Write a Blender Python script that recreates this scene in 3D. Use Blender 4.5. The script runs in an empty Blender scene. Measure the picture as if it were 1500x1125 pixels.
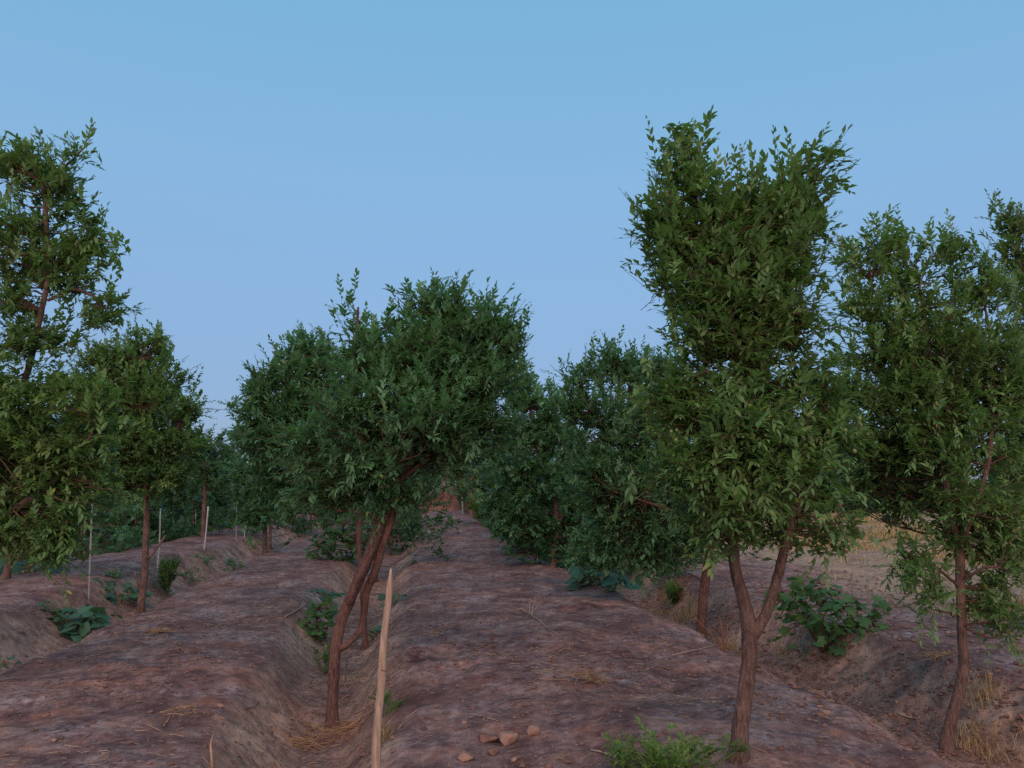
import bpy, math, random
import numpy as np
from mathutils import Vector, Matrix

random.seed(7)
rng = np.random.default_rng(11)
SC = bpy.context.scene
COL = SC.collection

# ------------------------------------------------------------------ camera, sky, sun, exposure
EYE = np.array([0.0, 0.0, 1.62])
YAW = math.atan(105 / 1124.0)          # rows run along +Y, the lens looks a little to their right
PITCH = math.radians(7.0)
F_PX = 1124.0
cam_data = bpy.data.cameras.new('camera')
cam_data.sensor_width = 36
cam_data.lens = 36 * F_PX / 1500.0
cam_data.clip_start = 0.05
cam_data.clip_end = 3000
cam = bpy.data.objects.new('camera', cam_data)
COL.objects.link(cam)
cam.location = EYE
cam.rotation_euler = (math.pi / 2 + PITCH, 0, -YAW)
SC.camera = cam

SUN_EL, SUN_AZ = 5.0, 186.0            # degrees; azimuth clockwise from the row direction (+Y)
world = bpy.data.worlds.new('World')
SC.world = world
world.use_nodes = True
wn, wl = world.node_tree.nodes, world.node_tree.links
wn.clear()
sky = wn.new('ShaderNodeTexSky')
sky.sky_type = 'NISHITA'
sky.sun_disc = False
sky.sun_elevation = math.radians(SUN_EL)
sky.sun_rotation = math.radians(SUN_AZ)
sky.altitude = 900
sky.air_density = 1.0
sky.dust_density = 0.6
sky.ozone_density = 3.0
# dusk: the clear sky is a calm even gradient; a little of the Nishita sky rides on top of it
tc = wn.new('ShaderNodeTexCoord')
sx = wn.new('ShaderNodeSeparateXYZ')
wl.new(tc.outputs['Generated'], sx.inputs[0])
rp = wn.new('ShaderNodeValToRGB')
SKY = [(0.0, (0.235, 0.300, 0.455)), (0.06, (0.235, 0.325, 0.530)), (0.20, (0.240, 0.385, 0.610)), (0.36, (0.232, 0.425, 0.655)), (0.60, (0.175, 0.425, 0.640)), (1.0, (0.16, 0.38, 0.60))]
while len(rp.color_ramp.elements) < len(SKY):
    rp.color_ramp.elements.new(0.5)
for el_, (p_, c_) in zip(rp.color_ramp.elements, SKY):
    el_.position = p_
    el_.color = (*c_, 1)
wl.new(sx.outputs['Z'], rp.inputs[0])
nis = wn.new('ShaderNodeVectorMath'); nis.operation = 'SCALE'
wl.new(sky.outputs[0], nis.inputs[0]); nis.inputs['Scale'].default_value = 0.04
addc = wn.new('ShaderNodeVectorMath'); addc.operation = 'ADD'
wl.new(rp.outputs[0], addc.inputs[0]); wl.new(nis.outputs[0], addc.inputs[1])
bg = wn.new('ShaderNodeBackground')
bg.inputs['Strength'].default_value = 0.98
wout = wn.new('ShaderNodeOutputWorld')
wl.new(addc.outputs[0], bg.inputs['Color'])
wl.new(bg.outputs[0], wout.inputs['Surface'])

sun_data = bpy.data.lights.new('sun', 'SUN')
sun_data.energy = 2.4
sun_data.angle = math.radians(75)
sun_data.color = (1.0, 0.60, 0.45)
sun = bpy.data.objects.new('sun', sun_data)
COL.objects.link(sun)
_el, _az = math.radians(34), math.radians(SUN_AZ)
_d = Vector((math.sin(_az) * math.cos(_el), math.cos(_az) * math.cos(_el), math.sin(_el)))
sun.rotation_euler = _d.to_track_quat('Z', 'Y').to_euler()

vs = SC.view_settings
vs.view_transform = 'Standard'
vs.look = 'None'
vs.exposure = 0.0
vs.gamma = 1.0
vs.use_curve_mapping = False
SC.cycles.use_denoising = False
SC.cycles.max_bounces = 5
SC.cycles.diffuse_bounces = 3
SC.cycles.transmission_bounces = 3
SC.cycles.transparent_max_bounces = 4

# ------------------------------------------------------------------ frame of reference
FWD = np.array([math.sin(YAW), math.cos(YAW), 0.0])
RGT = np.array([math.cos(YAW), -math.sin(YAW), 0.0])
UP = np.array([0.0, 0.0, 1.0])
AX = FWD * math.cos(PITCH) + UP * math.sin(PITCH)
UV = UP * math.cos(PITCH) - FWD * math.sin(PITCH)


def ray(px, py):
    return AX + RGT * ((px - 750) / F_PX) + UV * ((562.5 - py) / F_PX)


def P(px, py, D):
    """the place D metres ahead on the sight line through a point measured on the photograph"""
    r = ray(px, py)
    return EYE + r * (D / (r @ FWD))


# ------------------------------------------------------------------ noise and terrain
def _hash(ix, iy, s):
    n = (ix.astype(np.int64) * 374761393 + iy.astype(np.int64) * 668265263 + s * 974634777) & 0x7FFFFFFF
    n = ((n ^ (n >> 13)) * 1274126177) & 0x7FFFFFFF
    n = n ^ (n >> 16)
    return (n & 0xFFFF) / 65535.0


def vnoise(x, y, s=0):
    ix, iy = np.floor(x), np.floor(y)
    fx, fy = x - ix, y - iy
    fx, fy = fx * fx * (3 - 2 * fx), fy * fy * (3 - 2 * fy)
    a, b = _hash(ix, iy, s), _hash(ix + 1, iy, s)
    c, d = _hash(ix, iy + 1, s), _hash(ix + 1, iy + 1, s)
    return (a * (1 - fx) + b * fx) * (1 - fy) + (c * (1 - fx) + d * fx) * fy - 0.5


def fbm(x, y, s=0, o=3):
    t, a = 0, 1.0
    for k in range(o):
        t = t + a * vnoise(x, y, s + k)
        x, y, a = x * 2.03 + 5.1, y * 2.03 + 1.7, a * 0.5
    return t


def sstep(a, b, x):
    t = np.clip((x - a) / (b - a), 0, 1)
    return t * t * (3 - 2 * t)


def furrow1(y):
    return np.interp(y, [0, 4, 6.6, 10, 18, 40, 60], [-0.62, -0.74, -0.9, -1.12, -1.2, -1.2, -1.2])


def furrow2(y):
    return np.interp(y, [0, 6, 10, 14, 25, 45], [4.2, 4.0, 3.55, 3.2, 2.5, 2.0])


def trough(x, xc, half, slope):
    return 1 - sstep(half, half + slope, np.abs(x - xc))


def zones(x, y):
    x, y = np.asarray(x, float), np.asarray(y, float)
    wob = 0.10 * fbm(y * 0.7, x * 0.2, 31) + 0.05 * fbm(y * 2.3, x * 0.9, 36)
    fade = 1 - sstep(42, 55, y)
    w1 = np.interp(y, [4, 10, 20], [0.12, 0.20, 0.22])
    t1 = trough(x + wob * 0.8, furrow1(y), w1 * .7, 0.60)
    t2 = trough(x + wob * 2.5, furrow2(y), 0.35, 0.80)
    t3 = trough(x + wob, -4.35 - 0.01 * y, 0.2, 0.62)
    t4 = trough(x + wob, -8.1, 0.3, 0.8)
    t5 = trough(x + wob, -12.2, 0.3, 0.6)
    return t1 * fade, t2 * fade, t3 * fade, t4 * fade, t5 * fade


def zgrd(x, y, fine=True):
    x, y = np.asarray(x, float), np.asarray(y, float)
    t1, t2, t3, t4, t5 = zones(x, y)
    z = -0.33 * t1 - 0.50 * t2 - 0.36 * t3 - 0.36 * t4 - 0.3 * t5
    crown = np.clip(1 - ((x - 1.2) / 2.1) ** 2, 0, 1) + np.clip(1 - ((x + 2.6) / 1.6) ** 2, 0, 1) + np.clip(1 - ((x + 6.2) / 1.6) ** 2, 0, 1)
    z = z + 0.12 * crown - 0.07
    z = z + 0.10 * fbm(x * 0.35, y * 0.25, 3)
    z = z + 0.055 * fbm(x * 1.6, y * 1.4, 9)
    bk_ = np.clip(4 * (t1 * (1 - t1) + t2 * (1 - t2) + t3 * (1 - t3)), 0, 1)
    z = z + 0.13 * bk_ * fbm(x * 1.9 + 3, y * 1.5, 51, 2)
    if fine:
        d = np.hypot(x, y)
        k = np.exp(-d / 26.0)
        bank = np.clip(t1 + t2 + t3, 0, 1)
        rough = 0.6 + 1.1 * np.clip(t2 * 1.6, 0, 1) + 0.8 * np.clip(bank * 2, 0, 1) + 1.0 * sstep(0.02, .3, fbm(x * .8, y * .8, 77))
        z = z + k * rough * (0.040 * fbm(x * 4.3, y * 4.3, 15, 2) + 0.022 * fbm(x * 11, y * 11, 21, 1))
        # shallow erosion rills that run down the banks
        z = z - k * 0.07 * bank * np.clip(fbm(x * 2.4, y * 3.0, 43, 3), 0, 1)
    return z


def G(px, py, lift=0.0):
    """where the sight line through a point of the photograph meets the soil"""
    r = ray(px, py)
    t = np.concatenate([np.arange(1.5, 14, 0.02), np.arange(14, 90, 0.1)])
    p = EYE[None] + r[None] * t[:, None]
    below = p[:, 2] < zgrd(p[:, 0], p[:, 1])
    i = int(np.argmax(below)) if below.any() else len(t) - 1
    q = p[i].copy()
    q[2] = float(zgrd(q[0], q[1])) + lift
    return q


def onsoil(x, y, lift=0.0):
    return np.array([x, y, float(zgrd(x, y)) + lift])


def sink(p, d=0.06):
    """a foot set into the soil below a point"""
    return np.array([p[0], p[1], float(zgrd(p[0], p[1])) - d])


# ------------------------------------------------------------------ object helpers
def link(o, parent=None):
    COL.objects.link(o)
    if parent is not None:
        o.parent = parent
    return o


def tag(o, label=None, cat=None, group=None, kind=None):
    if label: o['label'] = label
    if cat: o['category'] = cat
    if group: o['group'] = group
    if kind: o['kind'] = kind
    return o


def thing(name, loc, label, cat, group=None):
    o = bpy.data.objects.new(name, None)
    o.empty_display_size = 0.1
    link(o)
    o.location = loc
    return tag(o, label, cat, group)


def raw_mesh(name, verts, faces_flat, loop_tot, mats, smooth=False, attrs=None, fmat=None):
    """fast mesh from numpy arrays; attrs: {name: per-vertex float array}"""
    me = bpy.data.meshes.new(name)
    verts = np.asarray(verts, np.float32)
    faces_flat = np.asarray(faces_flat, np.int32)
    loop_tot = np.asarray(loop_tot, np.int32)
    me.vertices.add(len(verts)); me.vertices.foreach_set('co', verts.ravel())
    me.loops.add(len(faces_flat)); me.loops.foreach_set('vertex_index', faces_flat)
    me.polygons.add(len(loop_tot))
    st = np.zeros(len(loop_tot), np.int32); st[1:] = np.cumsum(loop_tot)[:-1]
    me.polygons.foreach_set('loop_start', st)
    me.polygons.foreach_set('loop_total', loop_tot)
    if smooth:
        me.polygons.foreach_set('use_smooth', np.ones(len(loop_tot), bool))
    me.update(calc_edges=True)
    for k, v in (attrs or {}).items():
        a = me.attributes.new(k, 'FLOAT', 'POINT')
        a.data.foreach_set('value', np.asarray(v, np.float32))
    for m in (mats if isinstance(mats, (list, tuple)) else [mats]):
        me.materials.append(m)
    if fmat is not None:
        me.polygons.foreach_set('material_index', np.asarray(fmat, np.int32))
    return me


def mesh_obj(name, me, parent=None, loc=None):
    o = bpy.data.objects.new(name, me)
    link(o, parent)
    if loc is not None:
        o.location = loc
    return o


class Geo:
    """collects pieces of one mesh"""
    def __init__(self):
        self.v, self.f, self.n, self.a, self.c = [], [], [], [], 0

    def add(self, v, f, n, a=None):
        v = np.asarray(v, float).reshape(-1, 3)
        self.v.append(v)
        self.f.append(np.asarray(f, int).ravel() + self.c)
        self.n.append(np.asarray(n, int).ravel())
        self.a.append(np.zeros(len(v)) if a is None else np.broadcast_to(a, (len(v),)))
        self.c += len(v)

    def tube(self, pts, rad, sides=6, bump=0.0, cap=True, a=0.0):
        pts = np.asarray(pts, float); rad = np.broadcast_to(np.asarray(rad, float), (len(pts),))
        n = len(pts)
        tan = np.gradient(pts, axis=0)
        tan /= np.linalg.norm(tan, axis=1, keepdims=True) + 1e-9
        ref = np.array([0.0, 1.0, 0.0]) if abs(tan[0][1]) < 0.8 else np.array([1.0, 0, 0])
        us = []
        u = np.cross(tan[0], ref); u /= np.linalg.norm(u)
        for t in tan:
            u = u - t * (u @ t); u /= np.linalg.norm(u) + 1e-9
            us.append(u)
        us = np.array(us); ws = np.cross(tan, us)
        ang = np.linspace(0, 2 * math.pi, sides, endpoint=False)
        r = rad[:, None] * np.ones((1, sides))
        if bump:
            ph = rng.random(4) * 6.28
            i = np.arange(n)[:, None]
            r = r * (1 + bump * (np.sin(3 * ang[None] + ph[0] + i * 0.23) * 0.5 + np.sin(5 * ang[None] + ph[1] - i * 0.31) * 0.4)
                     + bump * 0.7 * (rng.random((n, sides)) - 0.5))
        v = pts[:, None] + r[..., None] * (np.cos(ang)[None, :, None] * us[:, None] + np.sin(ang)[None, :, None] * ws[:, None])
        i, j = np.meshgrid(np.arange(n - 1), np.arange(sides), indexing='ij')
        j2 = (j + 1) % sides
        f = np.stack([i * sides + j, i * sides + j2, (i + 1) * sides + j2, (i + 1) * sides + j], -1).reshape(-1)
        nn = np.full((n - 1) * sides, 4)
        if cap:
            f = np.concatenate([f, (n - 1) * sides + np.arange(sides), np.arange(sides)[::-1]])
            nn = np.concatenate([nn, [sides, sides]])
        self.add(v.reshape(-1, 3), f, nn, a)

    def build(self, name, mat, parent=None, smooth=True, attr='tint', loc=None):
        if not self.v:
            return None
        v = np.concatenate(self.v)
        if parent is not None:
            v = v - np.array(parent.location)
        me = raw_mesh(name, v, np.concatenate(self.f), np.concatenate(self.n), mat, smooth, {attr: np.concatenate(self.a)})
        return mesh_obj(name, me, parent, loc)


def spline(pts, step=0.06, jit=0.0):
    """smooth curve through control points, returned at about even steps"""
    p = np.asarray(pts, float)
    if len(p) == 2:
        p = np.array([p[0], (p[0] + p[1]) / 2, p[1]])
    q = np.vstack([2 * p[0] - p[1], p, 2 * p[-1] - p[-2]])
    out = []
    for i in range(1, len(q) - 2):
        L = np.linalg.norm(q[i + 1][:3] - q[i][:3])
        k = max(2, int(L / step))
        t = np.linspace(0, 1, k, endpoint=False)[:, None]
        a, b, c, d = q[i - 1], q[i], q[i + 1], q[i + 2]
        out.append(0.5 * ((2 * b) + (c - a) * t + (2 * a - 5 * b + 4 * c - d) * t ** 2 + (3 * b - a - 3 * c + d) * t ** 3))
    out.append(p[-1:])
    o = np.vstack(out)
    if jit:
        o[1:-1, :3] += (rng.random((len(o) - 2, 3)) - 0.5) * jit
    return o


# ------------------------------------------------------------------ materials
def new_mat(name):
    m = bpy.data.materials.new(name)
    m.use_nodes = True
    nt = m.node_tree
    nt.nodes.clear()
    out = nt.nodes.new('ShaderNodeOutputMaterial')
    b = nt.nodes.new('ShaderNodeBsdfPrincipled')
    nt.links.new(b.outputs[0], out.inputs[0])
    b.inputs['Specular IOR Level'].default_value = 0.25
    return m, nt, b, out


def node(nt, t, **kw):
    n = nt.nodes.new(t)
    for k, v in kw.items():
        if k in n.inputs:
            if hasattr(v, 'is_linked') or isinstance(v, bpy.types.NodeSocket):
                nt.links.new(v, n.inputs[k])
            else:
                n.inputs[k].default_value = v
        else:
            setattr(n, k, v)
    return n


def tex_noise(nt, vec, scale, detail=4, rough=0.6):
    n = nt.nodes.new('ShaderNodeTexNoise')
    nt.links.new(vec, n.inputs['Vector'])
    n.inputs['Scale'].default_value = scale
    n.inputs['Detail'].default_value = detail
    n.inputs['Roughness'].default_value = rough
    return n.outputs['Fac']


def ramp(nt, fac, stops):
    r = nt.nodes.new('ShaderNodeValToRGB')
    e = r.color_ramp.elements
    while len(e) < len(stops):
        e.new(0.5)
    for el, (p, c) in zip(e, stops):
        el.position = p
        el.color = (*c, 1) if not isinstance(c, (int, float)) else (c, c, c, 1)
    nt.links.new(fac, r.inputs[0])
    return r.outputs[0]


def mixc(nt, fac, a, b, mode='MIX'):
    m = nt.nodes.new('ShaderNodeMix')
    m.data_type = 'RGBA'
    m.blend_type = mode
    for s, v in ((m.inputs[0], fac), (m.inputs[6], a), (m.inputs[7], b)):
        if isinstance(v, bpy.types.NodeSocket):
            nt.links.new(v, s)
        else:
            s.default_value = v if isinstance(v, (int, float)) else (*v, 1)
    return m.outputs[2]


def mathn(nt, op, a, b=0.0, clamp=False):
    m = nt.nodes.new('ShaderNodeMath')
    m.operation = op
    m.use_clamp = clamp
    for s, v in ((m.inputs[0], a), (m.inputs[1], b)):
        if isinstance(v, bpy.types.NodeSocket):
            nt.links.new(v, s)
        else:
            s.default_value = v
    return m.outputs[0]


def bumpn(nt, h, strength=0.5, dist=0.02, prev=None):
    b = nt.nodes.new('ShaderNodeBump')
    b.inputs['Strength'].default_value = strength
    b.inputs['Distance'].default_value = dist
    nt.links.new(h, b.inputs['Height'])
    if prev is not None:
        nt.links.new(prev, b.inputs['Normal'])
    return b.outputs[0]


def attr_fac(nt, name):
    a = nt.nodes.new('ShaderNodeAttribute')
    a.attribute_name = name
    return a.outputs['Fac']


def soil_material():
    m, nt, b, out = new_mat('soil')
    pos = nt.nodes.new('ShaderNodeNewGeometry').outputs['Position']
    bank = attr_fac(nt, 'bank')
    field = attr_fac(nt, 'field')
    big = tex_noise(nt, pos, 0.9, 5, 0.62)
    mid = tex_noise(nt, pos, 3.2, 7, 0.70)
    fine = tex_noise(nt, pos, 11, 9, 0.72)
    grit = tex_noise(nt, pos, 120, 3, 0.7)
    col = ramp(nt, mid, [(0.36, (0.085, 0.046, 0.042)), (0.46, (0.145, 0.080, 0.070)), (0.55, (0.205, 0.118, 0.096)), (0.66, (0.31, 0.185, 0.145))])
    # reddish dry crumbs
    red = ramp(nt, tex_noise(nt, pos, 2.2, 5, 0.7), [(0.52, 0.0), (0.66, 1.0)])
    col = mixc(nt, mathn(nt, 'MULTIPLY', red, 0.65), col, (0.30, 0.135, 0.085))
    # pale tan clay where the banks have slid
    tb = mathn(nt, 'MULTIPLY', bank, ramp(nt, tex_noise(nt, pos, 3.1, 5, 0.65), [(0.34, 0.15), (0.62, 1.0)]))
    col = mixc(nt, mathn(nt, 'MULTIPLY', tb, 0.80), col, (0.42, 0.285, 0.205))
    # salt bloom: faint lilac white patches, mostly on the bed tops
    salt = ramp(nt, tex_noise(nt, pos, 1.35, 6, 0.72), [(0.45, 0.0), (0.62, 1.0)])
    saltf = ramp(nt, tex_noise(nt, pos, 17, 5, 0.75), [(0.40, 0.0), (0.62, 1.0)])
    s = mathn(nt, 'MULTIPLY', mathn(nt, 'MULTIPLY', salt, saltf), mathn(nt, 'SUBTRACT', 1.0, bank, True))
    col = mixc(nt, mathn(nt, 'MULTIPLY', s, 0.72), col, (0.38, 0.315, 0.305))
    # white crystals
    sp = ramp(nt, tex_noise(nt, pos, 60, 2, 0.5), [(0.70, 0.0), (0.76, 1.0)])
    col = mixc(nt, mathn(nt, 'MULTIPLY', sp, 0.5), col, (0.55, 0.47, 0.43))
    # dark damp crust
    dk = ramp(nt, big, [(0.36, 1.0), (0.52, 0.0)])
    col = mixc(nt, mathn(nt, 'MULTIPLY', dk, 0.6), col, (0.090, 0.050, 0.048))
    # far field under the dry grass
    col = mixc(nt, mathn(nt, 'MULTIPLY', field, ramp(nt, mid, [(0.35, 0.35), (0.6, 1.0)])), col, (0.34, 0.235, 0.15))
    g = ramp(nt, fine, [(0.36, 0.74), (0.5, 1.10), (0.64, 1.5)])
    g = mixc(nt, 1.0, g, ramp(nt, grit, [(0.36, 0.82), (0.5, 1.0), (0.64, 1.22)]), 'MULTIPLY')
    col = mixc(nt, 1.0, col, g, 'MULTIPLY')
    nt.links.new(col, b.inputs['Base Color'])
    b.inputs['Roughness'].default_value = 0.95
    b.inputs['Specular IOR Level'].default_value = 0.12
    n1 = bumpn(nt, fine, 0.8, 0.016)
    n2 = bumpn(nt, grit, 0.5, 0.003, n1)
    nt.links.new(n2, b.inputs['Normal'])
    return m


def leaf_material(name, dark, light, yellow, trans=0.25, rough=0.5):
    m, nt, b, out = new_mat(name)
    t = attr_fac(nt, 'tint')
    col = ramp(nt, t, [(0.0, dark), (0.55, light), (0.90, light), (1.0, yellow)])
    pos = nt.nodes.new('ShaderNodeNewGeometry').outputs['Position']
    v = ramp(nt, tex_noise(nt, pos, 3.0, 2, 0.5), [(0.3, 0.72), (0.7, 1.28)])
    col = mixc(nt, 1.0, col, v, 'MULTIPLY')
    back = nt.nodes.new('ShaderNodeNewGeometry').outputs['Backfacing']
    col = mixc(nt, mathn(nt, 'MULTIPLY', back, 0.35), col, tuple(min(1, c * 1.7 + 0.015) for c in light))
    nt.links.new(col, b.inputs['Base Color'])
    b.inputs['Roughness'].default_value = rough
    b.inputs['Specular IOR Level'].default_value = 0.35
    tr = nt.nodes.new('ShaderNodeBsdfTranslucent')
    tc = mixc(nt, 1.0, col, (1.3, 1.5, 0.6), 'MULTIPLY')
    nt.links.new(tc, tr.inputs['Color'])
    mx = nt.nodes.new('ShaderNodeMixShader')
    mx.inputs[0].default_value = trans
    nt.links.new(b.outputs[0], mx.inputs[1])
    nt.links.new(tr.outputs[0], mx.inputs[2])
    nt.links.new(mx.outputs[0], out.inputs[0])
    return m


def bark_material(name, c0, c1, c2):
    m, nt, b, out = new_mat(name)
    pos = nt.nodes.new('ShaderNodeNewGeometry').outputs['Position']
    mp = nt.nodes.new('ShaderNodeMapping')
    mp.inputs['Scale'].default_value = (1, 1, 0.16)
    nt.links.new(pos, mp.inputs[0])
    n1 = tex_noise(nt, mp.outputs[0], 75, 5, 0.7)
    n2 = tex_noise(nt, pos, 7, 4, 0.6)
    col = ramp(nt, n1, [(0.33, c0), (0.50, c1), (0.68, c2)])
    col = mixc(nt, ramp(nt, n2, [(0.4, 0.0), (0.7, 0.5)]), col, tuple(c * 1.25 for c in c2))
    nt.links.new(col, b.inputs['Base Color'])
    b.inputs['Roughness'].default_value = 0.9
    nt.links.new(bumpn(nt, n1, 1.0, 0.022), b.inputs['Normal'])
    return m


def plain_material(name, c, vary=0.25, scale=30, rough=0.8, stretch=None, bump=0.3, bdist=0.003, spec=0.25):
    m, nt, b, out = new_mat(name)
    vec = nt.nodes.new('ShaderNodeNewGeometry').outputs['Position']
    if stretch:
        mp = nt.nodes.new('ShaderNodeMapping')
        mp.inputs['Scale'].default_value = stretch
        nt.links.new(vec, mp.inputs[0]); vec = mp.outputs[0]
    n = tex_noise(nt, vec, scale, 4, 0.65)
    t = attr_fac(nt, 'tint')
    f = mathn(nt, 'ADD', ramp(nt, n, [(0.3, 1 - vary), (0.7, 1 + vary)]), mathn(nt, 'MULTIPLY', t, 0.5))
    cc = nt.nodes.new('ShaderNodeVectorMath'); cc.operation = 'SCALE'
    cc.inputs[0].default_value = c
    nt.links.new(f, cc.inputs['Scale'])
    nt.links.new(cc.outputs[0], b.inputs['Base Color'])
    b.inputs['Roughness'].default_value = rough
    b.inputs['Specular IOR Level'].default_value = spec
    nt.links.new(bumpn(nt, n, bump, bdist), b.inputs['Normal'])
    return m


M = {
    'soil': soil_material(),
    'leaf': leaf_material('leaf_green', (0.040, 0.106, 0.040), (0.125, 0.235, 0.072), (0.30, 0.33, 0.07)),
    'leaf_cool': leaf_material('leaf_cool_green', (0.036, 0.106, 0.052), (0.100, 0.230, 0.102), (0.24, 0.31, 0.08)),
    'leaf_warm': leaf_material('leaf_warm_green', (0.048, 0.108, 0.036), (0.120, 0.210, 0.062), (0.34, 0.33, 0.07)),
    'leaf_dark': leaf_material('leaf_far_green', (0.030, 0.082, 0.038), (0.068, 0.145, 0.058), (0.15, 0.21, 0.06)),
    'leaf_pale': leaf_material('leaf_pale_green', (0.045, 0.10, 0.035), (0.10, 0.18, 0.05), (0.22, 0.24, 0.06)),
    'vine': leaf_material('vine_leaf', (0.030, 0.090, 0.028), (0.072, 0.165, 0.045), (0.16, 0.22, 0.05), 0.2, 0.55),
    'squash': leaf_material('squash_leaf', (0.035, 0.095, 0.055), (0.060, 0.150, 0.085), (0.11, 0.20, 0.10), 0.15, 0.6),
    'weed': leaf_material('weed_leaf', (0.065, 0.125, 0.028), (0.14, 0.23, 0.05), (0.24, 0.30, 0.07)),
    'rust_leaf': leaf_material('dead_leaf', (0.16, 0.055, 0.025), (0.30, 0.11, 0.045), (0.36, 0.2, 0.08), 0.1),
    'bark': bark_material('bark', (0.052, 0.030, 0.026), (0.135, 0.080, 0.064), (0.26, 0.165, 0.13)),
    'bark_red': bark_material('bark_red', (0.055, 0.028, 0.024), (0.130, 0.068, 0.054), (0.24, 0.135, 0.105)),
    'twig': plain_material('twig_wood', (0.11, 0.065, 0.045), 0.3, 40),
    'fruit': plain_material('fruit_skin', (0.15, 0.20, 0.05), 0.2, 30, 0.4, spec=0.5, bump=0.05),
    'wood': plain_material('split_wood', (0.42, 0.305, 0.22), 0.38, 60, 0.8, (1, 1, 0.05), 0.9, 0.006),
    'white': plain_material('weathered_white', (0.50, 0.50, 0.48), 0.12, 25, 0.6),
    'grey_pole': plain_material('grey_pole_skin', (0.27, 0.27, 0.26), 0.15, 25, 0.6),
    'deadleaf': plain_material('dry_fallen_leaf', (0.20, 0.12, 0.08), 0.4, 9),
    'straw': plain_material('straw', (0.38, 0.235, 0.13), 0.35, 12, 0.85),
    'drygrass': plain_material('dry_grass', (0.42, 0.31, 0.14), 0.35, 2.0, 0.85),
    'clod': plain_material('dry_clod', (0.20, 0.112, 0.086), 0.35, 14, 0.95, None, 0.9, 0.012, 0.1),
    'clod_pale': plain_material('pale_clod', (0.34, 0.21, 0.155), 0.25, 16, 0.95, None, 0.9, 0.012, 0.1),
    'redsoil': plain_material('red_earth', (0.22, 0.105, 0.075), 0.4, 4, 0.95, None, 0.9, 0.04, 0.1),
    'redbrush': plain_material('red_brush', (0.24, 0.11, 0.075), 0.3, 6, 0.9),
    'deadwood': plain_material('pale_deadwood', (0.36, 0.27, 0.22), 0.3, 30, 0.8),
}

# ------------------------------------------------------------------ the ground
def axis(lo, hi, dense_lo, dense_hi, step, growth):
    a = list(np.arange(dense_lo, dense_hi, step))
    s, x = step, dense_hi
    while x < hi:
        a.append(x); s *= growth; x += s
    a.append(hi)
    s, x, b = step, dense_lo, []
    while x > lo:
        s *= growth; x -= s; b.append(x)
    b[-1] = lo
    return np.array(b[::-1] + a)


xs = axis(-900, 900, -4.0, 5.4, 0.042, 1.065)
ys = axis(-60, 1400, 3.5, 8.5, 0.030, 1.03)
X, Y = np.meshgrid(xs, ys)
Z = zgrd(X, Y)
far = np.hypot(X, Y)
Z = Z * (1 - sstep(80, 200, far))
V = np.stack([X, Y, Z], -1).reshape(-1, 3)
nx, ny = len(xs), len(ys)
i, j = np.meshgrid(np.arange(ny - 1), np.arange(nx - 1), indexing='ij')
Fq = np.stack([i * nx + j, i * nx + j + 1, (i + 1) * nx + j + 1, (i + 1) * nx + j], -1).reshape(-1)
t1, t2, t3, t4, t5 = zones(X, Y)


def band(t):
    return np.clip(4 * t * (1 - t) * 1.2 + 0.4 * t, 0, 1)


bankA = np.clip(band(t1) + 0.8 * band(t2) + band(t3) + band(t4), 0, 1).ravel()
fieldA = (sstep(5.6, 7.5, X + 1.2 * fbm(X * .5, Y * .5, 5)) * sstep(8, 12, Y)).ravel()
fieldA = np.maximum(fieldA, 0.6 * sstep(50, 70, Y).ravel())
g_me = raw_mesh('ground', V, Fq, np.full((nx - 1) * (ny - 1), 4), M['soil'], True, {'bank': bankA, 'field': fieldA})
tag(mesh_obj('ground', g_me), kind='structure')

# ------------------------------------------------------------------ leaves
def tmpl_leaf(fine=True, w=0.36):
    """a pointed leaf of length 1 along +x, folded along its midrib, tip bent down; +z is its upper face"""
    if fine:
        v = np.array([[0, 0, 0], [.30, w * .5, .05], [.32, 0, -.02], [.30, -w * .5, .05],
                      [.68, w * .38, -.02], [.70, 0, -.07], [.68, -w * .38, -.02], [1, 0, -.20]])
        f = [0, 2, 1, 0, 3, 2, 1, 2, 5, 4, 2, 3, 6, 5, 4, 5, 7, 5, 6, 7]
        n = [3, 3, 4, 4, 3, 3]
    else:
        v = np.array([[0, 0, 0], [.42, w * .52, .05], [.45, 0, -.03], [.42, -w * .52, .05], [1, 0, -.15]])
        f = [0, 2, 1, 0, 3, 2, 1, 2, 4, 2, 3, 4]
        n = [3, 3, 3, 3]
    return v, np.array(f), np.array(n)


LEAF_F, LEAF_C = tmpl_leaf(True), tmpl_leaf(False, 0.46)
LEAF_T = (np.array([[0, 0, 0], [.45, .26, .03], [.45, -.26, .05], [1, 0, -.12]]), np.array([0, 2, 1, 1, 2, 3]), np.array([3, 3]))


def nrm(a):
    return a / (np.linalg.norm(a, axis=-1, keepdims=True) + 1e-9)


def leaves_geo(geo, pos, d, up, size, tint, tmpl):
    """stamp the template leaf at pos, pointing along d, upper face toward up"""
    d = nrm(d)
    s = nrm(np.cross(up, d))
    n = np.cross(d, s)
    v, f, k = tmpl
    V = pos[:, None] + size[:, None, None] * (v[None, :, 0:1] * d[:, None] + v[None, :, 1:2] * s[:, None] + v[None, :, 2:3] * n[:, None])
    N = len(pos)
    F = (f[None] + (np.arange(N) * len(v))[:, None]).ravel()
    geo.add(V.reshape(-1, 3), F, np.tile(k, N), np.repeat(tint, len(v)))


_leaf_shared = {}


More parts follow.
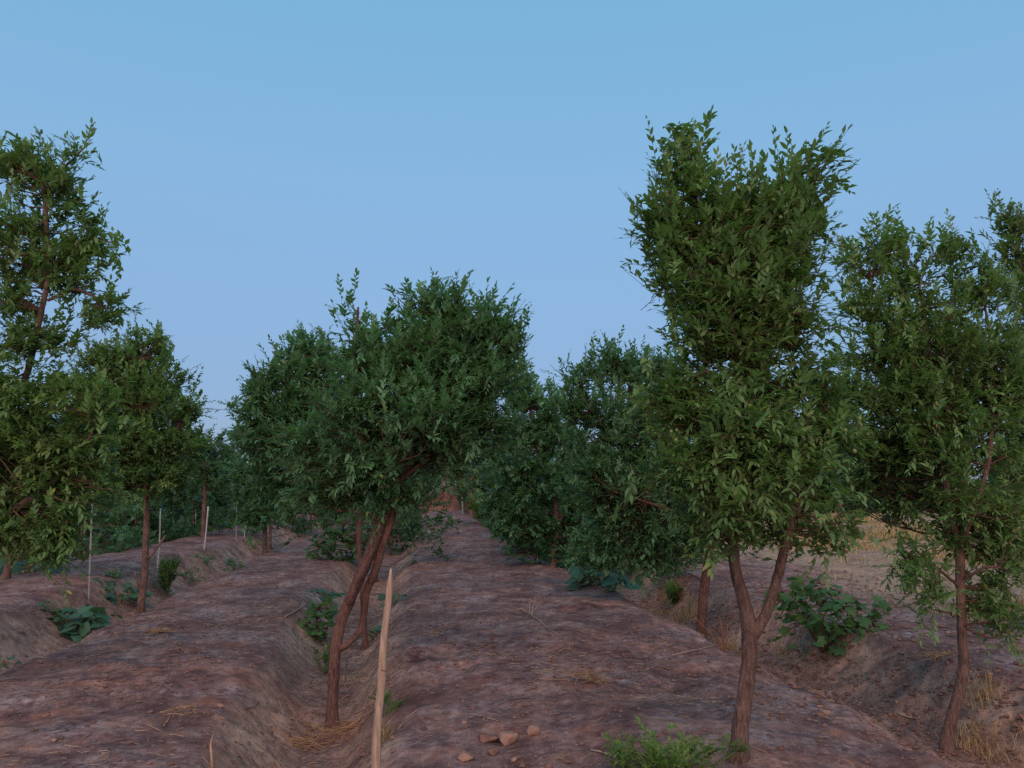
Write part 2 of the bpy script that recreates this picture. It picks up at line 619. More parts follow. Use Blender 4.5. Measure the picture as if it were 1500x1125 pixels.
def leaf_instance(parent, mat_key, pos, d, up, size, tint, tmpl=LEAF_F, name='leaf'):
    q = round(float(tint) * 6) / 6
    key = (mat_key, q, name)
    if key not in _leaf_shared:
        _leaf_shared[key] = raw_mesh(name, tmpl[0], tmpl[1], tmpl[2], M[mat_key], False, {'tint': np.full(len(tmpl[0]), q)})
    d = nrm(d); s = nrm(np.cross(up, d)); n = np.cross(d, s)
    o = bpy.data.objects.new(name, _leaf_shared[key])
    link(o, parent)
    mt = Matrix.Identity(4)
    for r in range(3):
        mt[r][0], mt[r][1], mt[r][2] = d[r] * size, s[r] * size, n[r] * size
        mt[r][3] = pos[r] - parent.location[r]
    o.matrix_local = mt
    return o


def noise3(p, s):
    return (vnoise(p[:, 0] * s + 7.3 * p[:, 2], p[:, 1] * s - 3.1 * p[:, 2], 5) + vnoise(p[:, 2] * s * 1.3, p[:, 0] * s * .9 + 11, 6)) * 0.7


def sprigs(geo, twig, base, dirs, L, nl, leaf, tint0, tmpl, droop=0.25, twigs=True, far_twigs=0.0018):
    """every sprig: a short bent twig with alternate leaves and one at the tip; returns the leaves' frames"""
    S = len(base)
    dirs = nrm(dirs)
    t = np.linspace(0.12, 1.0, nl)[None, :] + (rng.random((S, nl)) - .5) * 0.06
    side = nrm(np.cross(dirs, np.array([0, 0, 1.0]) + 0.4 * (rng.random((S, 3)) - .5)))
    lift = np.cross(side, dirs)
    bend = (rng.random(S) - 0.35) * droop
    P0 = base[:, None] + dirs[:, None] * (L[:, None] * t)[..., None]
    P0[..., 2] -= (bend[:, None] * L[:, None] * t ** 2)
    sgn = np.where((np.arange(nl)[None] + rng.integers(0, 2, (S, 1))) % 2 == 0, 1.0, -1.0)
    last = (np.arange(nl) == nl - 1)[None]
    ang = np.where(last, 0.1, 0.62 + 0.5 * (rng.random((S, nl)) - .5))
    roll = (rng.random((S, nl)) - .5) * 1.8
    lat = side[:, None] * (np.cos(roll) * sgn)[..., None] + lift[:, None] * np.sin(roll)[..., None]
    d = dirs[:, None] * np.cos(ang)[..., None] + lat * np.sin(ang)[..., None]
    d = d + 0.22 * (rng.random((S, nl, 3)) - .5)
    d[..., 2] += 0.02
    up = lift[:, None] + 0.7 * (rng.random((S, nl, 3)) - .5) + np.array([0, 0, 0.5])
    size = leaf * (0.62 + 0.85 * rng.random((S, nl))) * (1 - 0.25 * (t > 0.8))
    tn = np.clip(tint0[:, None] + 0.50 * (rng.random((S, nl)) - .5) + 0.15 * (t - .5), 0, .93)
    tn = np.where(rng.random((S, nl)) < .012, 1.0, tn)
    pos, d, up, size, tn = P0.reshape(-1, 3), nrm(d.reshape(-1, 3)), up.reshape(-1, 3), size.ravel(), tn.ravel()
    if twigs:
        # a thin three-sided stem
        tt = np.array([0, 1.0])
        Q = base[:, None] + dirs[:, None] * (L[:, None] * tt)[..., None]
        Q[..., 2] -= bend[:, None] * L[:, None] * tt ** 2
        r = far_twigs * np.array([1.2, 0.5])
        a = np.array([0, 2.094, 4.189])
        V = Q[:, :, None] + r[None, :, None, None] * (np.cos(a)[None, None, :, None] * side[:, None, None] + np.sin(a)[None, None, :, None] * lift[:, None, None])
        f = []
        for i in range(1):
            for j in range(3):
                f += [i * 3 + j, i * 3 + (j + 1) % 3, (i + 1) * 3 + (j + 1) % 3, (i + 1) * 3 + j]
        F = (np.array(f)[None] + (np.arange(S) * 6)[:, None]).ravel()
        twig.add(V.reshape(-1, 3), F, np.full(S * 3, 4))
    return pos, d, up, size, tn


def rad_m(px, D):
    return px * D / F_PX


NO_LEAF_PARTS = False


def make_tree(name, label, D, trunks, blobs, nleaf, leaf=0.05, mat='leaf', bark='bark', group=None, cat='tree',
              fine=True, parts=0, fruit=0, tint=0.45, tuft=70, up_bias=0.5, depth=1.0, base=None, gap=0.10, zoff=0.0,
              patches=(), sprig_len=None, nl=9, twigs=True, spread=0.12):
    """trunks: list of polylines [(px, py, radius_px[, extra depth]), ...], the first starting at the foot.
    blobs: [(px, py, rx, ry[, extra depth]), ...] where the foliage is."""
    k = D / F_PX
    sprig_len = sprig_len or (.185 if fine else .21)
    W = []
    for tr in trunks:
        W.append(np.array([np.append(P(c[0], c[1], D + (c[3] if len(c) > 3 else 0)), c[2] * k * .78) for c in tr]))
    foot = W[0][0]
    gz = float(zgrd(foot[0], foot[1]))
    if base == 'snap':
        W[0][0][2] = gz - 0.05
    elif foot[2] > gz - 0.02:
        W[0] = np.vstack([[foot[0] + 0.01, foot[1], gz - 0.08, foot[3] * 1.15], W[0]])
    root = thing(name, (W[0][0][0], W[0][0][1], gz), label, cat, group)
    trunk, branch, crown = Geo(), Geo(), Geo()
    nodes, nrad = [], []
    for i, w in enumerate(W):
        c = spline(w, 0.035 if fine else 0.12, 0.006 if fine else 0.01)
        c[:, 3] = np.maximum(c[:, 3], 0.003)
        if i == 0:   # root flare
            h = c[:, 2] - gz
            c[:, 3] *= 1 + 0.45 * np.exp(-np.clip(h, 0, 9) / 0.07)
        trunk.tube(c[:, :3], c[:, 3], 16 if fine else 7, 0.10 if fine else 0.05)
        nodes.append(c[::3, :3]); nrad.append(c[::3, 3])
    nodes = np.concatenate(nodes); nrad = np.concatenate(nrad)
    # tufts of foliage
    B = np.array([[b[0], b[1], b[2], b[3], (b[4] if len(b) > 4 else 0.0)] for b in blobs], float)
    C = np.array([P(b[0], b[1], D + b[4]) for b in B])
    kk = (D + B[:, 4]) / F_PX
    RX, RZ = B[:, 2] * kk * .98, B[:, 3] * kk * 1.0
    RY = np.sqrt(RX * RZ) * depth
    nt_ = max(6, int(nleaf / tuft))
    area = RX * RZ
    pick = rng.choice(len(B), nt_ * 3, p=area / area.sum())
    u = nrm(rng.normal(size=(nt_ * 3, 3)))
    rr = rng.random(nt_ * 3) ** 0.45
    off = u * rr[:, None]
    Tp = C[pick] + off[:, 0:1] * RX[pick, None] * RGT + off[:, 1:2] * RY[pick, None] * FWD + off[:, 2:3] * RZ[pick, None] * UP
    # tufts well inside another blob are thinned, holes are left by noise
    keep = noise3(Tp / max(0.35, leaf * 9), 1.0) > (-0.5 + gap * 1.6)
    keep &= Tp[:, 2] > zgrd(Tp[:, 0], Tp[:, 1]) + 0.12
    Tp, pick, u = Tp[keep][:nt_], pick[keep][:nt_], u[keep][:nt_]
    cen = np.average(C, axis=0, weights=area)
    # limbs out to every tuft, nearest first
    dist = np.min(np.linalg.norm(Tp[:, None] - nodes[None], axis=2), axis=1)
    order = np.argsort(dist)
    aim = np.zeros_like(Tp)
    for q in order:
        p = Tp[q]
        dv = p - nodes
        dd = np.linalg.norm(dv, axis=1)
        cost = dd + 0.5 * np.clip(-dv[:, 2], 0, None) + 0.002 / np.maximum(nrad, 0.002)
        m = int(np.argmin(cost))
        a, ra, L = nodes[m], nrad[m], dd[m]
        aim[q] = (p - a) / (L + 1e-6)
        if L < 0.03:
            continue
        r0 = min(ra * 0.75, 0.003 + 0.016 * L)
        side = rng.normal(size=3) * 0.10 * L
        mid1 = a + (p - a) * 0.35 + side + np.array([0, 0, -0.04 * L])
        mid2 = a + (p - a) * 0.7 + side * 0.6 + rng.normal(size=3) * 0.04 * L
        pts = np.array([np.append(a, r0), np.append(mid1, r0 * .8), np.append(mid2, r0 * .6), np.append(p, max(0.0016, r0 * .35))])
        c = spline(pts, 0.12 if fine else 0.28)
        branch.tube(c[:, :3], c[:, 3], 4 if fine else 3, cap=False)
        nodes = np.vstack([nodes, c[1:, :3]]); nrad = np.append(nrad, c[1:, 3])
    # sprigs
    ns = max(2, int(round(tuft / nl)))
    S = len(Tp) * ns
    ti = np.repeat(np.arange(len(Tp)), ns)
    outw = nrm(nrm(Tp - cen) * 0.6 + u * 0.7 + aim * 0.6)
    dr = outw[ti] * 0.75 + rng.normal(size=(S, 3)) * 0.62 + np.array([0, 0, up_bias]) * (0.4 + rng.random((S, 1)))
    bs = Tp[ti] + rng.normal(size=(S, 3)) * spread * 0.55 - nrm(dr) * sprig_len * 0.6
    Ls = sprig_len * (0.55 + 0.75 * rng.random(S))
    tb = np.clip(tint + 0.36 * (rng.random(len(Tp)) - .5), 0, 1)
    for (qx, qy, qr, dt) in patches:
        c = P(qx, qy, D)
        dd2 = np.linalg.norm((Tp - c) - ((Tp - c) @ FWD)[:, None] * FWD, axis=1)
        tb = np.clip(tb + dt * np.exp(-(dd2 / (qr * k)) ** 2), 0, 1)
    pos, d, up, size, tn = sprigs(crown, branch, bs, dr, Ls, nl, leaf, tb[ti], None, twigs=twigs)
    # long loose shoots that break the outline of the crown
    edge_ = np.argsort(-(np.linalg.norm((Tp - C[pick]) / np.stack([RX[pick], RX[pick], RZ[pick]], 1), axis=1) + rng.random(len(Tp)) * .5))[: len(Tp) // 5]
    se = np.repeat(edge_, 2)
    dr2 = nrm(Tp[se] - cen) * .7 + rng.normal(size=(len(se), 3)) * .35 + np.array([0, 0, .55])
    more = sprigs(crown, branch, Tp[se] + rng.normal(size=(len(se), 3)) * .03, dr2, sprig_len * (1.1 + .9 * rng.random(len(se))), 12, leaf, tb[se], None, droop=.5, twigs=twigs)
    pos, d, up = (np.vstack([u_, v_]) for u_, v_ in zip((pos, d, up), more[:3]))
    size, tn = np.append(size, more[3] * .9), np.append(tn, more[4])
    ok = pos[:, 2] > zgrd(pos[:, 0], pos[:, 1]) + 0.03
    pos, d, up, size, tn = pos[ok], d[ok], up[ok], size[ok], tn[ok]
    mk = np.zeros(len(pos), bool)
    if parts:
        rel = pos - EYE
        dep = rel @ FWD
        px = 750 + F_PX * (rel @ RGT) / (rel @ AX); py = 562.5 - F_PX * (rel @ UV) / (rel @ AX)
        vis = (px > 5) & (px < 1495) & (py > 5) & (py < 1120)
        score = np.where(vis, size / np.linalg.norm(rel, axis=1), 0)
        idx = np.argsort(-score)[:parts]
        mk[idx] = True
    depth_ = (pos - EYE) @ FWD
    if fine:   # leaves on the far side of the crown are simpler
        near = depth_ < np.quantile(depth_, .26)
        back_ = depth_ > np.quantile(depth_, .60)
        a1, a2, a3 = near & ~mk, ~near & ~back_ & ~mk, back_ & ~mk
        leaves_geo(crown, pos[a3], d[a3], up[a3], size[a3], tn[a3], LEAF_T)
        leaves_geo(crown, pos[a1], d[a1], up[a1], size[a1], tn[a1], LEAF_F)
        leaves_geo(crown, pos[a2], d[a2], up[a2], size[a2], tn[a2], LEAF_C)
    else:
        leaves_geo(crown, pos, d, up, size, tn, LEAF_C if D < 11 else LEAF_T)
    trunk.build('trunk', M[bark], root)
    bo = branch.build('branches', M['twig'], root)
    if bo: bo['kind'] = 'stuff'
    co = crown.build('crown', M[mat], root, smooth=False)
    co['kind'] = 'stuff'
    for i in np.nonzero(mk)[0]:
        leaf_instance(root, mat, pos[i], d[i], up[i], size[i], tn[i])
    if fruit:
        rel = pos - EYE
        front = np.argsort((rel @ FWD) + rng.random(len(pos)) * 0.9)[: len(pos) // 2]
        seeds = pos[rng.choice(front, max(1, fruit // 3))]
        cc = np.repeat(seeds, 3, axis=0)[:fruit] + rng.normal(size=(len(seeds) * 3, 3))[:fruit] * 0.035
        for c in cc:
            o = bpy.data.objects.new('fruit', fruit_mesh)
            link(o, root)
            o.location = Vector(c) - root.location
            s = random.uniform(0.8, 1.15)
            o.scale = (s, s, s * 1.12)
            o.rotation_euler = (random.uniform(-.5, .5), random.uniform(-.5, .5), 0)
    return root


def ico(sub=1):
    import bmesh
    bm = bmesh.new()
    bmesh.ops.create_icosphere(bm, subdivisions=sub, radius=1)
    v = np.array([x.co[:] for x in bm.verts]); f = np.array([[q.index for q in p.verts] for p in bm.faces])
    bm.free()
    return v, f


ICO1, ICO2, ICO3 = ico(1), ico(2), ico(3)
fruit_mesh = raw_mesh('fruit', ICO2[0] * 0.0125, ICO2[1].ravel(), np.full(len(ICO2[1]), 3), M['fruit'], True)

#TREES_BEGIN
make_tree('jujube_tree', 'tallest tree, two leafy horns on top and a forked trunk, hung with small green fruits', 4.5,
    [[(1080, 1150, 15), (1085, 1060, 14), (1095, 985, 13.5), (1099, 925, 14), (1090, 880, 11.5), (1074, 810, 10), (1078, 700, 9), (1080, 600, 9), (1078, 510, 8), (1062, 410, 6), (1030, 320, 4.5), (1000, 240, 3), (985, 190, 2)],
     [(1100, 935, 11), (1126, 890, 9, -.02), (1146, 820, 8.5, -.03), (1160, 765, 8, -.05), (1190, 690, 6, .05), (1222, 620, 4, .1)],
     [(1078, 510, 6), (1110, 420, 5, .1), (1140, 330, 4, .1), (1175, 250, 2.5, .1), (1190, 215, 1.5, .1)],
     [(1080, 620, 5), (1040, 560, 3, .2), (1000, 520, 2, .3)],
     [(1160, 765, 4), (1190, 775, 3, -.1), (1220, 790, 2, -.15)]],
    [(972, 170, 15, 22), (1022, 180, 15, 16), (1160, 203, 13, 18), (968, 325, 24, 26), (978, 190, 18, 26), (1012, 200, 22, 20), (988, 240, 34, 32), (968, 305, 24, 28), (1018, 275, 36, 34), (1055, 315, 70, 36), (1130, 308, 60, 36), (1168, 228, 20, 26), (1202, 238, 26, 24), (1172, 280, 42, 34),
     (1186, 322, 26, 30), (985, 355, 34, 44), (1060, 360, 90, 50), (1130, 370, 65, 50), (958, 340, 16, 22), (1175, 390, 22, 25), (1010, 415, 45, 45), (1080, 430, 90, 50), (1170, 465, 28, 28), (1060, 490, 80, 42), (1130, 490, 50, 40),
     (1030, 560, 75, 50), (1110, 565, 75, 50), (1185, 560, 45, 40), (985, 600, 45, 40), (1060, 640, 95, 55, -.2), (1150, 650, 80, 55, -.1), (1215, 640, 30, 40),
     (1010, 690, 65, 45, -.2), (1090, 720, 80, 45, -.3), (1170, 715, 60, 45, .1), (1060, 765, 60, 28, -.1), (1215, 775, 34, 22, -.1), (1120, 765, 50, 22, .2)],
    32000, 0.057, 'leaf', 'bark', parts=300, fruit=90, tint=.5, tuft=42, patches=[(1120, 470, 60, .15), (1060, 640, 110, .12), (1100, 760, 90, .15)], gap=.17)

make_tree('jujube_tree', 'broad round-crowned tree with leaning twisted reddish trunk beside the upright wooden stake', 6.7,
    [[(487, 1055, 10), (488, 1000, 10), (492, 945, 10), (502, 905, 10), (520, 862, 10), (538, 820, 10), (553, 775, 9), (572, 735, 8.5), (588, 700, 8), (605, 640, 7), (615, 560, 6), (630, 480, 3), (640, 430, 1.5)],
     [(499, 950, 6), (515, 938, 6), (531, 915, 6, .1), (536, 870, 7, .08), (550, 835, 7.5, .03), (563, 790, 7.5, .0), (576, 745, 6.5, .04), (560, 720, 5), (530, 640, 5, -.1), (520, 540, 4), (525, 450, 2)],
     [(590, 700, 5), (650, 650, 5, .2), (700, 570, 4, .2), (735, 510, 2, .2)],
     [(512, 885, 6, -.06), (524, 850, 7, -.09), (545, 805, 6.5, -.08), (560, 762, 5, -.05)],
     [(556, 770, 6), (545, 752, 5), (535, 742, 3, .1), (510, 715, 2, .2)]],
    [(635, 440, 45, 28), (525, 455, 38, 26), (575, 450, 35, 25), (590, 490, 70, 40), (665, 480, 55, 40), (722, 485, 34, 36), (745, 500, 20, 26), (640, 540, 95, 60), (540, 530, 60, 50), (710, 560, 55, 50), (520, 600, 65, 50, -.3),
     (600, 610, 90, 60, -.4), (680, 620, 70, 45), (560, 670, 90, 45, -.3), (640, 680, 45, 35), (500, 690, 50, 40), (540, 722, 60, 26), (470, 720, 45, 26), (600, 720, 30, 26), (725, 610, 40, 35), (460, 650, 40, 50), (580, 600, 80, 80, .4), (620, 640, 80, 50, .4)],
    38000, 0.064, 'leaf_cool', 'bark_red', parts=300, fruit=0, tint=.45, tuft=42, gap=.15, patches=[(670, 560, 60, .1)])

make_tree('jujube_tree', 'tree behind the leaning trunk, thin upright stem carrying a level limb', 9.4,
    [[(534, 925, 5), (531, 870, 5), (526, 800, 5), (523, 752, 5), (490, 744, 4), (460, 700, 4), (440, 640, 4), (425, 570, 2), (430, 520, 1)],
     [(460, 700, 3), (400, 640, 3), (370, 600, 2)]],
    [(445, 515, 40, 28), (405, 548, 38, 30), (375, 590, 36, 34), (425, 585, 60, 45), (385, 640, 42, 38), (440, 650, 65, 50), (472, 540, 36, 34), (470, 600, 50, 40), (410, 700, 50, 32), (470, 705, 55, 38), (500, 620, 40, 60)],
    20000, 0.075, 'leaf_cool', 'bark_red', tint=.45, tuft=42, fine=True, parts=60)

make_tree('jujube_tree', 'tall open tree at the left edge with a bare limb reaching into the picture', 6.2,
    [[(-130, 1100, 14), (-118, 1000, 13), (-100, 900, 12), (-60, 810, 11), (0, 762, 8), (35, 738, 7), (70, 713, 6), (120, 660, 4), (150, 600, 2)],
     [(-80, 850, 9), (-60, 740, 8, .2), (-10, 640, 7, .2), (35, 560, 6, .2), (62, 450, 5), (70, 400, 5), (66, 300, 4), (60, 240, 1.5)],
     [(70, 440, 3), (110, 425, 3), (150, 440, 2)], [(68, 380, 3), (130, 350, 2), (165, 355, 1.5)], [(66, 270, 2.5), (100, 240, 2), (125, 215, 1.5)]],
    [(58, 232, 40, 20), (20, 248, 30, 25), (120, 228, 14, 12), (50, 265, 55, 28), (10, 300, 30, 30), (90, 290, 42, 24), (45, 330, 50, 26), (130, 330, 22, 20), (105, 375, 40, 26), (158, 362, 26, 16), (30, 390, 45, 28), (95, 420, 38, 18), (150, 445, 28, 20), (20, 440, 45, 26),
     (60, 495, 42, 28), (10, 510, 50, 40), (-30, 350, 40, 60), (-40, 560, 60, 60), (30, 570, 60, 45), (100, 585, 60, 38), (20, 650, 90, 50), (110, 650, 60, 50), (140, 600, 35, 30), (40, 730, 80, 45), (120, 720, 50, 40), (60, 775, 60, 32, -.1), (72, 755, 32, 36), (0, 765, 50, 36), (30, 700, 90, 60, .5), (60, 620, 80, 60, .4), (70, 790, 40, 20), (20, 785, 50, 24, .3)],
    29000, 0.062, 'leaf', 'bark', parts=300, fruit=20, tint=.5, tuft=42, gap=.20, patches=[(60, 640, 90, .25), (100, 560, 60, .15)])

make_tree('jujube_tree', 'yellow-flecked tree on a single dark trunk above the squash patch, left', 12.0,
    [[(206, 893, 7), (209, 860, 6.5), (213, 825, 6), (214, 770, 5.5), (214, 730, 5), (212, 660, 4), (208, 560, 2.5), (212, 505, 1)],
     [(214, 820, 3), (228, 805, 2.5), (243, 784, 2, .1)], [(214, 730, 3), (240, 690, 3), (262, 620, 2)], [(206, 868, 2), (200, 850, 1.5), (198, 838, 1)]],
    [(212, 505, 36, 18), (165, 530, 35, 22), (200, 545, 55, 30), (255, 555, 28, 34), (150, 575, 35, 30), (220, 600, 62, 38), (270, 595, 22, 18), (190, 640, 60, 40), (245, 655, 45, 32), (215, 700, 55, 32), (165, 690, 45, 40), (262, 700, 34, 30), (150, 640, 40, 40), (278, 640, 24, 34), (140, 600, 44, 34), (135, 555, 30, 30), (150, 520, 26, 22), (200, 650, 70, 50, .5), (170, 600, 70, 60, .5), (210, 560, 60, 40, .4)],
    36000, 0.075, 'leaf', 'bark', tint=.40, tuft=42, fine=False, patches=[(215, 590, 40, .3), (190, 520, 30, .1)])

make_tree('jujube_tree', 'slim-stemmed tree low at the left edge, under the overhanging crown', 12.5,
    [[(0, 892, 6), (8, 850, 6), (17, 800, 6), (25, 745, 4), (40, 690, 2)]],
    [(30, 700, 60, 40), (80, 730, 45, 30), (0, 740, 40, 30), (-40, 700, 50, 60), (55, 765, 38, 24), (70, 785, 34, 16)],
    10000, 0.075, 'leaf', 'bark', tint=.4, fine=False, tuft=50)

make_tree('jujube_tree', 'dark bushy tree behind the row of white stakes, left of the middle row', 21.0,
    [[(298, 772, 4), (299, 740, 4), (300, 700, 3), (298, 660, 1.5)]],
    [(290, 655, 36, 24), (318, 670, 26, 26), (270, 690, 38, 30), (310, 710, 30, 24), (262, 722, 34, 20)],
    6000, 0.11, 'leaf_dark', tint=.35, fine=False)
make_tree('jujube_tree', 'small-crowned tree with foliage down to the bed, at the head of the left furrow', 17.0,
    [[(388, 800, 4), (388, 770, 4), (384, 720, 3), (378, 660, 1.5)]],
    [(360, 645, 30, 26), (385, 690, 34, 32), (355, 700, 26, 26), (372, 735, 34, 26), (395, 740, 24, 24), (372, 768, 28, 14)],
    7500, 0.095, 'leaf_cool', tint=.42, fine=False)

make_tree('jujube_tree', 'tree with a crooked thin trunk on the right edge of the middle bed', 14.0,
    [[(810, 832, 4), (811, 800, 4.5), (818, 775, 5), (812, 730, 5), (795, 680, 4), (780, 620, 3), (772, 560, 1.5)],
     [(815, 770, 4), (850, 710, 3), (860, 650, 2)]],
    [(768, 545, 26, 22), (752, 585, 38, 30), (800, 600, 44, 34), (765, 640, 55, 36), (830, 650, 40, 40), (745, 690, 36, 34), (800, 700, 55, 38), (770, 745, 45, 26), (840, 740, 44, 34), (735, 735, 30, 22), (748, 772, 36, 22), (850, 785, 50, 26), (790, 785, 34, 18)],
    24000, 0.085, 'leaf_cool', tint=.42, fine=False)
make_tree('jujube_tree', 'dense dark tree left behind the tallest tree, red-brown trunk in the right furrow', 10.2,
    [[(1028, 925, 9), (1030, 880, 9), (1036, 830, 8.5), (1040, 790, 8), (1020, 740, 6), (980, 680, 5), (940, 600, 4), (905, 530, 2)],
     [(1040, 795, 5), (1010, 760, 4, -.2), (960, 740, 3, -.3), (900, 720, 2, -.3)], [(980, 680, 3), (880, 620, 2.5), (850, 570, 1.5)]],
    [(905, 535, 38, 24), (860, 548, 34, 24), (955, 548, 38, 32), (985, 560, 30, 40), (845, 600, 32, 34), (895, 600, 55, 40), (950, 630, 55, 45), (880, 665, 52, 38), (935, 700, 60, 42), (985, 700, 50, 50), (895, 735, 52, 34), (950, 765, 60, 36), (1010, 770, 45, 38), (905, 785, 50, 30), (880, 815, 44, 18), (950, 815, 50, 20), (975, 805, 45, 20), (870, 700, 40, 30)],
    34000, 0.072, 'leaf_cool', 'bark_red', tint=.38, fine=False, tuft=42)
make_tree('jujube_tree', 'loose tree at the right edge on a curved dark trunk, leafy sprays hanging low', 6.4,
    [[(1386, 1085, 10), (1398, 1040, 9.5), (1411, 985, 9), (1409, 930, 8), (1407, 870, 8), (1405, 810, 7.5), (1392, 750, 7), (1382, 690, 6), (1370, 600, 5), (1360, 500, 4), (1345, 410, 2)],
     [(1405, 805, 5), (1430, 740, 4, -.2), (1450, 660, 4, -.2), (1455, 540, 3), (1440, 430, 2)], [(1382, 690, 4), (1320, 600, 3, .1), (1280, 500, 2.5, .1), (1275, 400, 1.5)],
     [(1407, 860, 3), (1370, 830, 2.5, -.2), (1335, 800, 2, -.3)], [(1406, 850, 3), (1450, 830, 2.5, -.2), (1485, 840, 2, -.2)]],
    [(1278, 362, 42, 22), (1250, 388, 20, 22), (1325, 372, 42, 26), (1390, 362, 38, 24), (1320, 415, 60, 34), (1410, 410, 55, 38), (1460, 440, 45, 50), (1262, 450, 40, 26), (1340, 470, 75, 42), (1290, 515, 68, 38), (1410, 510, 75, 50), (1240, 550, 36, 30), (1340, 580, 90, 50), (1440, 600, 70, 50), (1270, 610, 52, 42),
     (1345, 650, 80, 42, .2), (1430, 680, 70, 40), (1480, 560, 40, 60), (1380, 560, 110, 90, .5), (1350, 660, 90, 60, .5), (1240, 620, 40, 50, .3), (1270, 680, 44, 40, .4), (1385, 640, 60, 50, -.3), (1400, 715, 50, 40, -.3), (1250, 720, 36, 30, .6), (1310, 735, 44, 26, .5), (1340, 715, 60, 24, .3), (1420, 740, 60, 30), (1470, 760, 45, 30), (1390, 790, 34, 20), (1335, 810, 32, 22, -.3), (1362, 868, 26, 26, -.3), (1450, 815, 45, 28, -.1), (1480, 865, 36, 30, -.1), (1490, 820, 40, 40, -.1), (1480, 905, 26, 18, -.1), (1430, 770, 60, 40, .2), (1440, 870, 36, 26), (1345, 845, 26, 22, -.3)],
    39000, 0.060, 'leaf', 'bark', parts=300, fruit=20, tint=.53, tuft=42, gap=.15, patches=[(1455, 720, 60, .35), (1300, 400, 60, .1)])
make_tree('jujube_tree', 'tree half outside the frame at the far right, topping the one beside it', 8.6,
    [[(1600, 1000, 9), (1590, 900, 9), (1570, 780, 8), (1550, 640, 7), (1520, 500, 5), (1500, 400, 3), (1485, 330, 1.5)]],
    [(1475, 322, 26, 20), (1505, 330, 34, 26), (1480, 370, 30, 24), (1530, 390, 50, 40), (1490, 430, 40, 40), (1520, 500, 50, 50), (1510, 580, 45, 50), (1510, 670, 50, 50), (1545, 600, 60, 120), (1490, 740, 30, 40)],
    16000, 0.062, 'leaf_warm', 'bark', tint=.45, fine=False, tuft=42)
# trees further off
make_tree('tree', 'pale green soft-leaved tree closing the far end of the path', 34.0,
    [[(690, 742, 4), (690, 710, 4), (688, 660, 2)]],
    [(680, 655, 24, 22), (705, 668, 26, 24), (672, 690, 20, 18), (700, 700, 30, 18), (690, 640, 18, 16)],
    6000, 0.16, 'leaf_pale', tint=.55, fine=False)
make_tree('tree', 'rusty-leaved low tree beside the far right of the path', 27.0,
    [[(722, 765, 2.5), (720, 735, 2.5), (716, 705, 1.5)]],
    [(712, 712, 18, 18), (700, 735, 16, 16), (724, 735, 18, 20)],
    2200, 0.11, 'leaf_warm', tint=.75, fine=False)
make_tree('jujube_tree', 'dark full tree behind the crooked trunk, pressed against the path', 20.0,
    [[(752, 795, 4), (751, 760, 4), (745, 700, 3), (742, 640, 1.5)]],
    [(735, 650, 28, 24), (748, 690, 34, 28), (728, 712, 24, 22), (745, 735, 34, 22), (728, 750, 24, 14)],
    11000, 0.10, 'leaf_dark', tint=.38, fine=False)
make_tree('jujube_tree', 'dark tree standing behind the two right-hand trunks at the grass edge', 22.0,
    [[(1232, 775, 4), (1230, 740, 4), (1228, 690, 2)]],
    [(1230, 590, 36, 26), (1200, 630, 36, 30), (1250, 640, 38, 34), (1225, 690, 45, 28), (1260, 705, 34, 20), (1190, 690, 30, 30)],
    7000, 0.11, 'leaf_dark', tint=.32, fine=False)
make_tree('tree', 'olive-green far tree rising straight behind the red earth heap', 50.0,
    [[(655, 735, 3), (655, 710, 3), (655, 680, 1.5)]],
    [(640, 655, 22, 18), (668, 660, 22, 18), (652, 678, 30, 16), (630, 685, 20, 16), (680, 685, 20, 14)],
    4500, 0.26, 'leaf_warm', tint=.4, fine=False, sprig_len=.5, spread=.3, twigs=False)


def proj(p):
    r = np.asarray(p, float) - EYE
    return 750 + F_PX * (r @ RGT) / (r @ AX), 562.5 - F_PX * (r @ UV) / (r @ AX), r @ FWD


def row_tree(x, y, h, w, mt, lab, n=6000, low=.16, grp='trees further along the rows'):
    p = np.array([x, y, float(zgrd(x, y))])
    px, py, D = proj(p)
    if px < -120 or px > 1620:
        return
    h, w = h / D * F_PX, w / D * F_PX
    j = lambda a: random.uniform(-a, a)
    lf = max(.10, .0058 * D)
    s = w * .16
    bl = [(px + j(s), py - .88 * h, w * .30, h * .12), (px - w * .3 + j(s), py - .72 * h, w * .36, h * .16), (px + w * .3 + j(s), py - (.68 + j(.08)) * h, w * .36, h * .17), (px, py - .58 * h, w * .6, h * .2),
          (px - w * .42 + j(s), py - .45 * h, w * .38, h * .15), (px + w * .42 + j(s), py - .42 * h, w * .38, h * .15), (px - w * .3, py - (low + .10) * h, w * .42, h * .15), (px + w * .32, py - (low + .10) * h, w * .42, h * .15)]
    make_tree('orchard_tree', lab, D, [[(px, py + 3, .05 * F_PX / D), (px + j(4), py - .2 * h, .045 * F_PX / D), (px + j(6), py - .6 * h, .03 * F_PX / D), (px + j(6), py - .85 * h, .01 * F_PX / D)]],
              bl, int(n), lf, mt, tint=.35 + random.uniform(-.08, .12), fine=False, tuft=45, sprig_len=lf * 2.4, gap=-.12, group=grp, spread=lf * 1.6, twigs=False)


